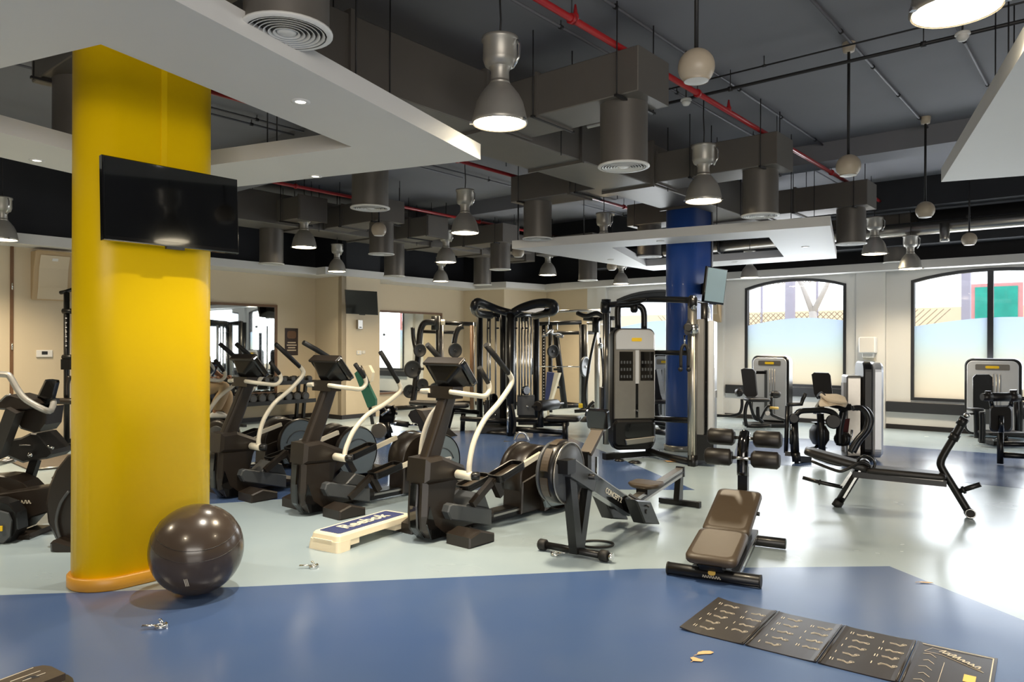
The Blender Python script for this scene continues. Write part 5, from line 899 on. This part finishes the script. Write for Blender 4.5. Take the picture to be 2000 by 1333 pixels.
# leaning boards by the pier
t = T('leaning_board', 'dark green foam board leaning at the white pier', 'board', gnd(735, 820, 14.6)); pts = [(692, 730), (700, 723), (716, 745), (733, 780), (733, 792), (718, 797)]
t('board', 'green', B().loft([[W(x, y, 14.4) for x, y in pts], [W(x, y, 14.4) + Vector((.03, .05, 0)) for x, y in pts]])); t('board_edge', 'plastic', wire([(702, 716, 14.4), (708, 728, 14.4), (718, 750, 14.4)], .05, 8, 0)); t('board_stand', 'black', B().bar(W(722, 790, 14.45), gnd(728, 815, 14.5) + Z * .02, .06, .06, (1, 0, 0))); t('pale_pad', 'cream', B().loft([[W(x, y, 14.5) for x, y in ((708, 716), (720, 714), (727, 728), (724, 745), (718, 748))], [W(x, y, 14.5) + Vector((.04, .06, 0)) for x, y in ((708, 716), (720, 714), (727, 728), (724, 745), (718, 748))]]))
t = T('aerobic_step', 'second aerobic step standing on end at the back rack', 'aerobic step', gnd(1075, 800, 16.3)); pts = [(1064, 790), (1068, 727), (1082, 729), (1074, 770), (1068, 792)]
t('tread', 'stepblue', B().loft([[W(x, y, 16.2) for x, y in pts], [W(x, y, 16.2) + Vector((.05, .1, 0)) for x, y in pts]])); t('step_deck', 'cream', B().loft([[W(x, y, 16.21) for x, y in ((1082, 729), (1092, 729), (1074, 790), (1068, 792), (1074, 770))], [W(x, y, 16.21) + Vector((.06, .12, 0)) for x, y in ((1082, 729), (1092, 729), (1074, 790), (1068, 792), (1074, 770))]])); t('step_leg', 'cream', B().bar(W(1070, 790, 16.3), gnd(1071, 802, 16.35) + Z * .02, .1, .05, (1, 0, 0)))

# ------------------------------------------------------------------ machines at the windows
t = T('leg_machine', 'silver leg machine with black seat in front of the arched window', 'weight machine', gnd(1490, 832, 14.4))
tower(t, gnd(1503, 828, 14.75), -V, .76, 1.34, .24, .06)
t('seat_back', 'pad', B().loft([[W(x, y, 14.1) for x, y in ((1447, 722), (1453, 720), (1470, 721), (1474, 726), (1478, 772), (1474, 776), (1458, 776), (1453, 770))], [W(x, y, 14.1) + Vector((.06, .12, 0)) for x, y in ((1447, 722), (1453, 720), (1470, 721), (1474, 726), (1478, 772), (1474, 776), (1458, 776), (1453, 770))]])); t('seat', 'pad', B().cushion(W(1478, 781, 14), (.42, .4, .07), .06)); t('side_pad', 'pad', B().cushion(W(1443, 767, 14.1), (.12, .2, .16), .04)); t('knee_pad', 'pad', B().cushion(W(1514, 771, 14.2), (.2, .14, .14), .05)); t('number_strip', 'gloss', B().box(W(1486, 728, 14.5), (.2, .02, .06)))
for pts, r_ in (([(1400, 812), (1430, 812), (1444, 808), (1449, 795), (1449, 780)], .03), ([(1462, 782), (1457, 795), (1455, 815), (1458, 833)], .035), ([(1464, 785), (1468, 800), (1472, 812), (1480, 818)], .03), ([(1480, 795), (1481, 815), (1490, 826)], .035), ([(1507, 775), (1506, 806), (1515, 814), (1535, 822)], .03), ([(1486, 820), (1497, 797), (1506, 792)], .025), ([(1458, 833), (1480, 834), (1506, 832)], .03)): t('frame_tube', 'black', wire([(x, y, 14.1) for x, y in pts], r_, 8))
t('grip', 'gold', rod(1504, 797, 1520, 798, 14, .025)); t('pivot', 'silver', B().cyl(W(1499, 808, 14.1), W(1499, 808, 13.98), .05, n=16, bev=.01)); t('base', 'black', B().box(gnd(1495, 831, 14.5) + Z * .04, (.75, .5, .06)))

t = T('leg_press', 'black and silver seated leg machine seen from its side with a towel on it', 'weight machine', gnd(1630, 895, 10.4))
bb = gnd(1692, 893, 10.55); exq = Vector((.28, .96, 0)).normalized(); h = 1.36
frq = (exq, Z, exq.cross(Z), Vector((bb.x, bb.y, .02 + h / 2)))
t('stack_shell', 'black', B().slab(rrect(.74, h, .14, 6), -.1, .02, .02, fr=frq)); t('stack_face', 'shell', B().slab(rrect(.72, h - .02, .13, 6), .02, .16, .03, fr=frq)); t('face_slot', 'silver', B().slab([(-.2, -.6), (-.19, -.6), (-.19, .4), (-.2, .4)], .16, .163, fr=frq)); t('stack_back', 'silver', B().slab(rrect(.5, h - .2, .04, 4, 0, -.1), -.3, -.1, .02, fr=frq))
t('case_post', 'shell', B().slab([(.0, -.66), (.06, -.66), (.06, .37), (.0, .37)], -.33, -.3, fr=frq))
sb = ((1585, 732), (1590, 728), (1618, 729), (1622, 734), (1626, 772), (1618, 778), (1596, 780), (1590, 770))
t('seat_back', 'pad', B().loft([[W(x, y, 10.9) for x, y in sb], [W(x, y, 10.9) + Vector((.05, .11, 0)) for x, y in sb]])); t('seat', 'pad', wire([(1600, 770, 10.3), (1612, 780, 10.3), (1625, 790, 10.3), (1660, 796, 10.3)], .05, 10))
t('front_post', 'black', rod(1535, 885, 1538, 793, 10.1, .03)); t('front_post', 'black', rod(1553, 890, 1550, 822, 10.0, .06, n=8)); t('post_joint', 'black', B().cyl(W(1551, 818, 10.0), W(1551, 818, 9.9), .07, n=18, bev=.015)); t('handle', 'black', wire([(1537, 791, 10.1), (1565, 790, 10.1), (1568, 780, 10.1), (1573, 770, 10.05)], .028, 8, 0)); t('arch_tube', 'black', wire([(1554, 812, 10), (1562, 804, 10), (1580, 802, 10), (1610, 802, 10), (1628, 808, 10), (1637, 822, 10)], .04, 10)); t('arch_joint', 'black', B().cyl(W(1628, 824, 10.1), W(1628, 824, 9.95), .1, n=20, bev=.015))
t('middle_post', 'black', rod(1606, 885, 1602, 808, 10.1, .05, n=8)); t('piston', 'black', rod(1545, 842, 1545, 868, 9.95, .022)); t('piston_rod', 'chrome', rod(1545, 828, 1545, 842, 9.95, .01)); t('base_link', 'black', B().bar(W(1533, 886, 10.05), W(1556, 888, 10.0), .06, .06)); t('base_post', 'black', rod(1554, 885, 1556, 902, 9.95, .06, n=4)); t('base_foot', 'black', B().bar(W(1554, 896, 9.98), W(1580, 898, 10.1), .09, .08)); t('leveling_foot', 'rubber', B().lathe([(.0005, .06), (.015, .06), (.03, .01), (.03, 0), (.0005, 0)], gnd(1556, 903, 9.98), 12))
t('swing_frame', 'black', wire([(1640, 870, 10.2), (1640, 840, 10.2), (1648, 800, 10.2)], .05, 8)); t('leg_pad', 'pad', B().cushion(W(1600, 850, 10.3), (.2, .3, .36), .06)); t('panel', 'redcloth', B().loft([[W(x, y, 10.35) for x, y in ((1640, 820), (1660, 818), (1656, 850), (1642, 850))], [W(x, y, 10.4) for x, y in ((1640, 820), (1660, 818), (1656, 850), (1642, 850))]])); t('lower_pad', 'plastic', B().cyl(W(1640, 858, 10.2), W(1652, 858, 10.3), .1, n=18, bev=.02)); t('chrome_post', 'chrome', rod(1660, 882, 1664, 840, 10.1, .018)); t('base_plate', 'black', B().box(gnd(1645, 888, 10.4) + Z * .04, (.6, .5, .08))); t('rail', 'silver', B().bar(W(1590, 806, 10.25), W(1607, 780, 10.4), .04, .06)); t('rail', 'silver', B().bar(W(1598, 806, 10.2), W(1612, 785, 10.3), .04, .04))
for k, Y in ((0, 9.4), (7, 9.7)): t('hand_bar', 'black', wire([(1660 + k, 884, Y), (1672 + k, 862, Y), (1690 + k, 840, Y), (1695 + k, 818, Y), (1688 + k, 803, Y), (1678 + k, 797, Y), (1665 + k, 798, Y)], .035, 10))
t('under_frame', 'black', B().slab([(1, 0), (2, 0), (2, 1), (1, 1)], 0, .01) if 0 else B().bar(W(1665, 798, 10), W(1640, 800, 10.2), .05, .05))
tw = T('towel', 'crumpled beige towel lying over the seated leg machine', 'towel', W(1630, 785, 10.25)); pts = [(1600, 768), (1606, 767), (1622, 768), (1650, 770), (1655, 774)]
b = B(); rows = []
for j in range(7):
    rows.append([W(x + (2 * math.sin(i * 2.1 + j)), y + 3.6 * j + (1.5 * math.sin(i * 1.7 + j * .9)) + max(0, 12 - i * 5) * .25 * j / 3, 10.35 - .07 * j) for i, (x, y) in enumerate([(1600, 768), (1612, 767), (1622, 770), (1634, 769), (1645, 772), (1654, 774)])])
vs = [p for r_ in rows for p in r_]; fs = [(j * 6 + i, j * 6 + i + 1, j * 6 + i + 7, j * 6 + i + 6) for j in range(6) for i in range(5)]
o = tw('cloth', 'towel', b.add(vs, fs, True)); sd = o.modifiers.new('thickness', 'SOLIDIFY'); sd.thickness = .02; ss = o.modifiers.new('smooth', 'SUBSURF'); ss.levels = ss.render_levels = 1
tw('folded_edge', 'towel', wire([(1604, 772, 10.2), (1618, 782, 10.0), (1636, 786, 9.95), (1654, 788, 9.95)], .025, 8))

t = T('chest_machine', 'silver machine tower with black seat before the right window', 'weight machine', gnd(1938, 858, 12.5))
tower(t, gnd(1938, 856, 12.7), -V, .84, 1.34, .26, .05)
t('seat_back', 'pad', B().loft([[W(x, y, 12.3) for x, y in ((1900, 738), (1906, 732), (1932, 732), (1939, 738), (1939, 800), (1901, 800))], [W(x, y, 12.3) + Vector((.05, .09, 0)) for x, y in ((1900, 738), (1906, 732), (1932, 732), (1939, 738), (1939, 800), (1901, 800))]])); t('arm_pad', 'pad', B().cushion(W(1905, 800, 12), (.2, .2, .05), .04)); t('arm_tube', 'black', wire([(1906, 802, 12), (1908, 815, 12), (1909, 856, 12)], .05, 8)); t('arm_tube', 'black', wire([(1918, 805, 11.7), (1919, 830, 11.7), (1918, 866, 11.7)], .045, 8)); t('cross_handle', 'black', rod(1890, 809, 1915, 809, 12, .015)); t('seat', 'pad', B().cushion(W(1957, 846, 11.8), (.6, .4, .06), .06)); t('seat_support', 'chrome', wire([(1940, 860, 11.8), (1955, 852, 11.8), (1985, 845, 11.8)], .02, 8, 0)); t('base', 'black', B().box(gnd(1955, 864, 12) + Z * .04, (.5, .4, .06))); t('seat_post', 'black', rod(1962, 850, 1962, 862, 12, .05)); t('side_arm', 'black', rod(1985, 770, 1987, 846, 12, .04))
t = T('back_extension', 'black padded roller stand cut off by the right picture edge', 'weight machine', gnd(1955, 908, 9.9)); Yb = 9.9
t('post', 'black', rod(1954, 906, 1954, 845, Yb, .048, n=4)); t('low_bar', 'black', rod(1958, 868, 2060, 869, Yb, .035, Yb)); t('low_bar', 'black', rod(1958, 889, 2060, 895, Yb, .04, Yb)); t('body_pad', 'pad', B().loft([[W(x, y, Yb - .02 * k_) for x, y in [(1955 + a, 818 + e) for a, e in rrect(46 - 3 * abs(k_ - 1), 52 - 3 * abs(k_ - 1), 9, 4)]] for k_ in (0, 1, 2, 3)], False)); t('center_rib', 'gloss', rod(1955, 812, 1955, 845, Yb - .07, .035, n=8))
t('roller', 'pad', B().cyl(W(1934, 776, Yb), W(1972, 776, Yb), .06, n=18, bev=.015)); t('roller_end', 'plastic', B().cyl(W(1918, 776, Yb), W(1936, 776, Yb), .05, .06, n=14)); t('roller_end', 'plastic', B().cyl(W(1970, 776, Yb), W(1990, 778, Yb), .06, .055, n=14)); t('roller_bar', 'black', rod(1985, 779, 2050, 780, Yb, .025)); t('bracket', 'plastic', rod(1979, 762, 1980, 775, Yb, .05, n=6)); t('bracket', 'plastic', rod(1930, 764, 1930, 775, Yb, .04, n=6)); t('upright', 'black', rod(1935, 780, 1938, 795, Yb + .1, .03)); t('upright', 'black', rod(1976, 780, 1974, 795, Yb + .1, .03))
t = T('seat_machine', 'dark seated machine partly hidden between tower and blue pillar', 'weight machine', gnd(1285, 860, 13))
t('seat_back', 'pad', B().loft([[W(x, y, 13) for x, y in ((1276, 724), (1282, 722), (1290, 770), (1294, 782), (1280, 784), (1274, 770))], [W(x, y, 13) + Vector((.1, .1, 0)) for x, y in ((1276, 724), (1282, 722), (1290, 770), (1294, 782), (1280, 784), (1274, 770))]])); t('seat', 'pad', B().cushion(W(1286, 785, 12.9), (.3, .4, .06), .05)); t('frame_tube', 'black', wire([(1282, 788, 13), (1284, 810, 13), (1290, 830, 13), (1298, 838, 13)], .05, 8)); t('frame_tube', 'black', wire([(1276, 826, 12.8), (1290, 828, 12.8), (1300, 830, 12.8)], .04, 8)); t('frame_tube', 'black', rod(1276, 843, 1300, 846, 12.6, .05)); tower(t, gnd(1296, 838, 14.2), Vector((1, .1, 0)), .5, 1.38, .25, .05)

# ------------------------------------------------------------------ bikes at the left
def bike(label, P, head):
    t = T('exercise_bike', label, 'exercise bike', (P.x, P.y, 0), head, 'exercise bikes')
    t('body_shell', 'plastic', B().slab([(-.55, .1), (-.62, .3), (-.5, .5), (-.25, .52), (0, .42), (.3, .44), (.55, .4), (.62, .2), (.5, .08), (0, .12)], -.07, .07, .025, fr=xz))
    for sy in (-1, 1): cv = t('wheel_cover', 'plastic', B().lathe([(.0005, sy * .12), (.2, sy * .115), (.24, sy * .1), (.25, sy * .06)], (-.38, 0, .3), 32, 'y')); t('cover_disc', 'grey', B().lathe([(.0005, sy * .124), (.15, sy * .123), (.16, sy * .116)], (-.38, 0, .3), 28, 'y'), cv)
    for x in (-.45, .5): t('foot_bar', 'plastic', B().slab([(x - .07, 0), (x + .07, 0), (x + .05, .09), (x - .05, .09)], -.26, .26, .012, fr=xz))
    t('seat_post', 'black', B().bar((.25, 0, .4), (.36, 0, .85), .06, .06, (0, 1, 0))); t('saddle', 'pad', B().loft([[Vector((.36 + x * (1 if z > .9 else .9), y * (.5 + .5 * min(1, max(0, (x + .14) / .22))), z)) for x, y in rrect(.3, .24, .09, 4)] for z in (.86, .9, .93)], True))
    t('console_post', 'plastic', B().bar((-.25, 0, .45), (-.1, 0, 1.08), .1, .1, (0, 1, 0))); t('console', 'gloss', B().slab(rrect(.28, .26, .04, 4), -.03, .03, .01, fr=(Vector((0, 1, 0)), Vector((-.5, 0, .86)), Vector((.86, 0, .5)), Vector((-.12, 0, 1.22))))); t('console_tray', 'plastic', B().box((-.08, 0, 1.08), (.24, .3, .06)))
    for sy in (-1, 1): h = t('handlebar', 'alu', B().tube(smooth_path([(-.1, sy * .08, 1.02), (.02, sy * .22, 1.02), (.12, sy * .24, 1.08), (.1, sy * .22, 1.2), (-.06, sy * .2, 1.3), (-.2, sy * .15, 1.33)], 4), .02, 8)); 
    for sy, a in ((-1, -.16), (1, .16)): t('crank', 'chrome', B().bar((.02, sy * .09, .3), (.02 + a * .5, sy * .09, .3 + a), .03, .02)); t('pedal', 'rubber', B().box((.02 + a * .5, sy * .15, .3 + a), (.1, .09, .03)))
    return t
bk = bike('exercise bike ridden by the person behind the cross trainers', gnd(392, 866, 10.4), -70)
# nearer machines left of the pillar, partly cut by frame and pillar
t = T('recumbent_bike', 'dark recumbent bike cut by the left picture edge', 'exercise bike', gnd(40, 1050, 6.1)); Yl = 6.1
def pod(pts, Y, th, dx=0): return B().loft([[W(x, y, Y) for x, y in inset(pts, 3)], [W(x, y, Y + .03) for x, y in pts], [W(x, y, Y + .03) + Vector((dx, th, 0)) for x, y in pts], [W(x, y, Y + .06) + Vector((dx, th, 0)) for x, y in inset(pts, 3)]])
t('body_shell', 'plastic', pod([(-60, 940), (0, 964), (40, 958), (100, 950), (132, 950), (132, 996), (90, 1003), (62, 1012), (40, 1036), (0, 1040), (-60, 1030)], 6.1, .2)); t('wheel_shell', 'plastic', pod([(-60, 935), (0, 929), (20, 931), (45, 942), (60, 957), (40, 962), (0, 966), (-60, 966)], 6.25, .2)); 
t('front_cover', 'black', pod([(-60, 975), (-5, 976), (18, 984), (33, 1002), (36, 1035), (20, 1062), (-10, 1068), (-60, 1068)], 5.85, .12)); t('cover_disc', 'grey', pod([(-60, 998), (0, 997), (18, 1002), (25, 1018), (22, 1050), (8, 1064), (-60, 1066)], 5.82, .03)); t('badge', 'yel', B().box(W(1, 1033, 5.8), (.03, .01, .04)))
t('foot', 'plastic', pod([(25, 1044), (58, 1043), (61, 1050), (60, 1059), (22, 1063)], 5.95, .3)); script_marks('lettering', 7, .045, W(38, 984, 6.09), (1, 0, 0), (.0, 0, 1), 'ivory', t.o, Vector(t.off))
t('console_post', 'plastic', B().bar(W(-4, 890, 6.3), W(30, 800, 6.2), .1, .1, (0, 1, 0))); t('console', 'plastic', pod([(-10, 790), (10, 773), (20, 771), (60, 782), (68, 790), (58, 800), (30, 803), (-8, 800)], 6.2, .25)); t('console_edge', 'silver', B().tube([W(0, 785, 6.18), W(12, 773, 6.18), (W(22, 771, 6.18))], .008, 6)); t('console_box', 'plastic', pod([(38, 800), (95, 795), (90, 830), (80, 843), (66, 846), (40, 838), (34, 830)], 6.35, .22))
t('handlebar', 'alu', wire([(-30, 731, 6.1), (10, 732, 6.1), (20, 737, 6.1), (35, 762, 6.1), (52, 782, 6.1), (92, 803, 6.15), (102, 797, 6.3), (104, 785, 6.4), (98, 780, 6.5), (80, 780, 6.6)], .026, 10)); t('screen', 'gloss', pod([(72, 776), (88, 742), (96, 741), (110, 743), (111, 748), (102, 782), (88, 784)], 6.35, .04)); t('screen_base', 'black', pod([(62, 780), (68, 773), (105, 780), (106, 788), (88, 796), (66, 790)], 6.38, .08))
t('saddle', 'pad', pod([(5, 870), (14, 860), (40, 856), (60, 846), (72, 847), (84, 860), (100, 880), (103, 888), (92, 897), (55, 902), (45, 905), (10, 890)], 6.5, .28)); t('saddle_post', 'black', B().bar(W(53, 950, 6.55), W(70, 898, 6.6), .07, .06, (0, 1, 0))); t('bolt', 'chrome', B().ball(W(59, 889, 6.46), .022, 8)); t('saddle_stripe', 'silver', rod(38, 870, 60, 870, 6.48, .006)); t('lever', 'chrome', rod(94, 872, 104, 876, 6.45, .012)); t('rail', 'silver', rod(-30, 912, 30, 896, 6.7, .03))
t = T('exercise_bike', 'dark round bike housing showing left of the yellow pillar base', 'exercise bike', gnd(130, 1085, 5.5), None, 'exercise bikes'); Yq = 5.55
t('housing', 'plastic', pod([(96, 950), (108, 920), (132, 890), (160, 880), (190, 900), (200, 960), (190, 1040), (160, 1075), (130, 1074), (108, 1052), (94, 1020), (90, 985)], 5.75, .25)); t('housing_lip', 'grey', wire([(135, 960, 5.73), (118, 985, 5.73), (110, 1020, 5.73), (118, 1055, 5.73)], .012, 6)); t('front_foot', 'plastic', pod([(98, 1062), (104, 1056), (150, 1070), (160, 1078), (150, 1090), (118, 1087), (99, 1078)], 5.6, .3)); t('pedal_pod', 'plastic', pod([(100, 934), (118, 918), (124, 922), (118, 936), (106, 940)], 5.8, .1))
t = T('pull_up_station', 'tall black post with holes standing left of the yellow pillar', 'rack', gnd(128, 876, 11.2)); Yp = 11.2
t('post', 'black', rod(130, 872, 130, 572, Yp, .048, n=4)); t('top_arm', 'black', wire([(118, 572, Yp), (128, 570, Yp), (140, 566, Yp + .1), (165, 560, Yp + .3)], .03, 8)); b = B()
for k in range(7): b.cyl(W(129, 622 + 9 * k, Yp - .04), W(129, 622 + 9 * k, Yp - .06), .012, n=6)
t('hole_rims', 'silver', b)['kind'] = 'stuff'
for y in (608, 698): t('collar', 'black', B().cyl(W(122, y, Yp - .03), W(142, y, Yp - .03), .04, n=12, bev=.01))
t('carriage', 'black', B().box(W(133, 712, Yp), (.14, .14, .16))); t('arm_rest', 'plastic', B().cushion(W(128, 784, Yp - .1), (.36, .2, .09), .06)); t('side_wing', 'plastic', wire([(136, 735, Yp), (131, 750, Yp), (130, 775, Yp)], .04, 8)); t('base', 'black', B().bar(gnd(108, 880, 11) + Z * .04, gnd(180, 878, 11.3) + Z * .04, .1, .08)); t('base_foot', 'black', B().box(gnd(108, 884, 10.9) + Z * .05, (.12, .3, .1)))
t = T('floor_mat', 'dull brown rubber mat on the floor left of the yellow pillar', 'mat', gnd(90, 905, 10)); pts = [fl(15, 902), fl(60, 888), fl(160, 890), fl(160, 912), fl(58, 921)]; t('sheet', 'floormat', B().loft([pts, [p + Z * .02 for p in pts]])); t('edge_strip', 'silver', B().tube([pts[3] + Z * .02, pts[4] + Z * .02], .012, 6))
t = T('floor_mat', 'second brown mat strip beyond the recumbent bike', 'mat', gnd(20, 905, 10)); pts = [fl(-60, 900), fl(10, 893), fl(12, 906), fl(-60, 918)]; t('sheet', 'floormat', B().loft([pts, [p + Z * .02 for p in pts]])); t('edge_strip', 'silver', B().tube([pts[2] + Z * .02, pts[3] + Z * .02], .012, 6))
# corner of a machine at the bottom left
t = T('step_machine', 'brown black ribbed foot plate cut off by the lower left picture corner', 'exercise machine', fl(40, 1340)); zt = .16
Tq = lambda px, py, z: hz(px, py, z)
top = [Tq(-120, 1362, zt), Tq(0, 1328, zt), Tq(62, 1304, zt), Tq(84, 1300, zt), Tq(100, 1302, zt), Tq(128, 1316, zt), Tq(84, 1333, zt), Tq(-40, 1385, zt)]
t('foot_plate', 'brownpad', B().loft([[p - Z * .03 for p in top], top])); 
for a, e in (((20, 1333), (79, 1312)), ((44, 1332), (89, 1316)), ((0, 1330), (65, 1306))): t('plate_rib', 'print', B().tube([Tq(a[0], a[1], zt) + Z * .002, Tq(e[0], e[1], zt) + Z * .002], .0022, 5))
low = [Tq(-100, 1380, .1), Tq(100, 1320, .1), Tq(132, 1318, .1), Tq(142, 1325, .1), Tq(147, 1340, .1), Tq(60, 1420, .1)]
t('base_shell', 'plastic', B().loft([[Vector((p.x, p.y, 0)) for p in low], [Vector((p.x, p.y, .06)) for p in low], low])); t('plate_post', 'black', B().cyl(Tq(60, 1345, .05), Tq(60, 1345, .125), .05, n=14))
# ------------------------------------------------------------------ the rider behind the cross trainers (mostly hidden by the pillar)
Yr = 10.4
def skin(name, pts, edges, m, parent, off, lev=2):
    me = bpy.data.meshes.new(name); me.from_pydata([Vector(p[:3]) - off for p in pts], edges, []); me.materials.append(M[m])
    o = bpy.data.objects.new(name, me); COL.objects.link(o); o.parent = parent
    md = o.modifiers.new('skin', 'SKIN'); md.use_smooth_shade = True
    for v, p in zip(me.skin_vertices[0].data, pts): v.radius = (p[3], p[3])
    me.skin_vertices[0].data[0].use_root = True
    s = o.modifiers.new('round', 'SUBSURF'); s.levels = s.render_levels = lev; return o
base = gnd(392, 866, Yr)
t = T('person', 'person in khaki trousers and white shoes riding a bike behind the cross trainers', 'person', base)
def wp(px, py, dy, r): p = W(px, py, Yr); return (p.x, p.y + dy, p.z, r)
hip = (392, 762)
body = [wp(390, 758, 0, .13), wp(386, 725, 0, .13), wp(386, 700, 0, .15), wp(387, 683, 0, .07), wp(389, 672, 0, .055), wp(390, 660, 0, .1), wp(390, 650, 0, .1),
        wp(393, 760, -.1, .09), wp(450, 752, -.12, .065), wp(428, 796, -.12, .042), wp(426, 806, -.12, .04), wp(438, 811, -.12, .035),
        wp(393, 760, .1, .09), wp(440, 770, .12, .065), wp(425, 828, .12, .042), wp(422, 838, .12, .04), wp(434, 842, .12, .035),
        wp(388, 696, -.19, .06), wp(398, 722, -.22, .045), wp(420, 738, -.2, .033), wp(428, 738, -.2, .03), wp(388, 696, .19, .06), wp(400, 722, .22, .045), wp(422, 738, .2, .033), wp(430, 738, .2, .03)]
ed = [(0, 1), (1, 2), (2, 3), (3, 4), (4, 5), (5, 6), (0, 7), (7, 8), (8, 9), (9, 10), (10, 11), (0, 12), (12, 13), (13, 14), (14, 15), (15, 16), (2, 17), (17, 18), (18, 19), (19, 20), (2, 21), (21, 22), (22, 23), (23, 24)]
skin('body', body, ed, 'skin', t.o, t.off)
g = lambda i, k: body[i][:3] + (body[i][3] + k,)
tr_ = skin('trousers', [g(0, .03), g(7, .035), g(8, .04), g(9, .045), wp(427, 799, -.12, .075), g(12, .035), g(13, .04), g(14, .04), wp(424, 831, .12, .07), wp(389, 745, 0, .15)], [(0, 1), (1, 2), (2, 3), (3, 4), (0, 5), (5, 6), (6, 7), (7, 8), (0, 9)], 'khaki', t.o, t.off)
skin('shirt', [g(1, .03), g(2, .025), wp(387, 690, 0, .1), wp(388, 745, 0, .155), g(17, .03), (wp(394, 712, -.21, .065)), g(21, .03), wp(395, 712, .21, .065)], [(0, 1), (1, 2), (0, 3), (1, 4), (4, 5), (1, 6), (6, 7)], 'shirt', t.o, t.off)
for dy, px, py in ((-.12, 427, 808), (.12, 424, 840)):
    p = W(px, py, Yr) + Vector((0, dy, 0)); t('shoe', 'shoe', B().loft([[p + Vector((x + .06 - (0 if z < .03 else .02), y, z - .05)) for x, y in rrect(.27 - k, .095 - k * .3, .045, 4)] for z, k in ((0, .01), (.025, 0), (.06, .05), (.09, .14))], True)); t('shoe_sole', 'rubber', B().slab(rrect(.27, .095, .045, 4, .06, 0), -.062, -.05, fr=(Vector((1, 0, 0)), Vector((0, 1, 0)), Z, p)))
hd = W(390, 655, Yr); t('hair', 'hair', B().lathe([(.0005, .125), (.06, .11), (.1, .06), (.108, .0), (.1, -.03), (.09, -.02)], hd + Vector((-.012, 0, .0)), 20))
t('nose', 'skin', B().loft([[hd + Vector((.095, y, -.05)) for y in (-.015, 0, .015)], [hd + Vector((.125, y * .6, -.045)) for y in (-.015, 0, .015)], [hd + Vector((.1, y * .4, .0)) for y in (-.015, 0, .015)]]))
for sy in (-1, 1):
    t('eye', 'shoe', B().ball(hd + Vector((.088, sy * .035, .01)), .012, 6)); t('ear', 'skin', B().ball(hd + Vector((-.005, sy * .1, -.015)), .025, 8, 1.3))
    hp = Vector(body[20][:3]) if sy < 0 else Vector(body[24][:3])
    for k in range(4): t('finger', 'skin', B().tube([hp + Vector((.02, -.03 + .02 * k, .01)), hp + Vector((.06, -.03 + .02 * k, .02)), hp + Vector((.08 - .004 * abs(k - 1), -.03 + .02 * k, -.005)), hp + Vector((.06, -.03 + .02 * k, -.025))], [.01, .009, .008, .007], 6))
    t('thumb', 'skin', B().tube([hp + Vector((.0, .03 * sy, .0)), hp + Vector((.03, .03 * sy, -.025)), hp + Vector((.055, .02 * sy, -.03))], [.012, .01, .008], 6))
t('mouth', 'redcloth', B().box(hd + Vector((.094, 0, -.075)), (.006, .045, .008)))
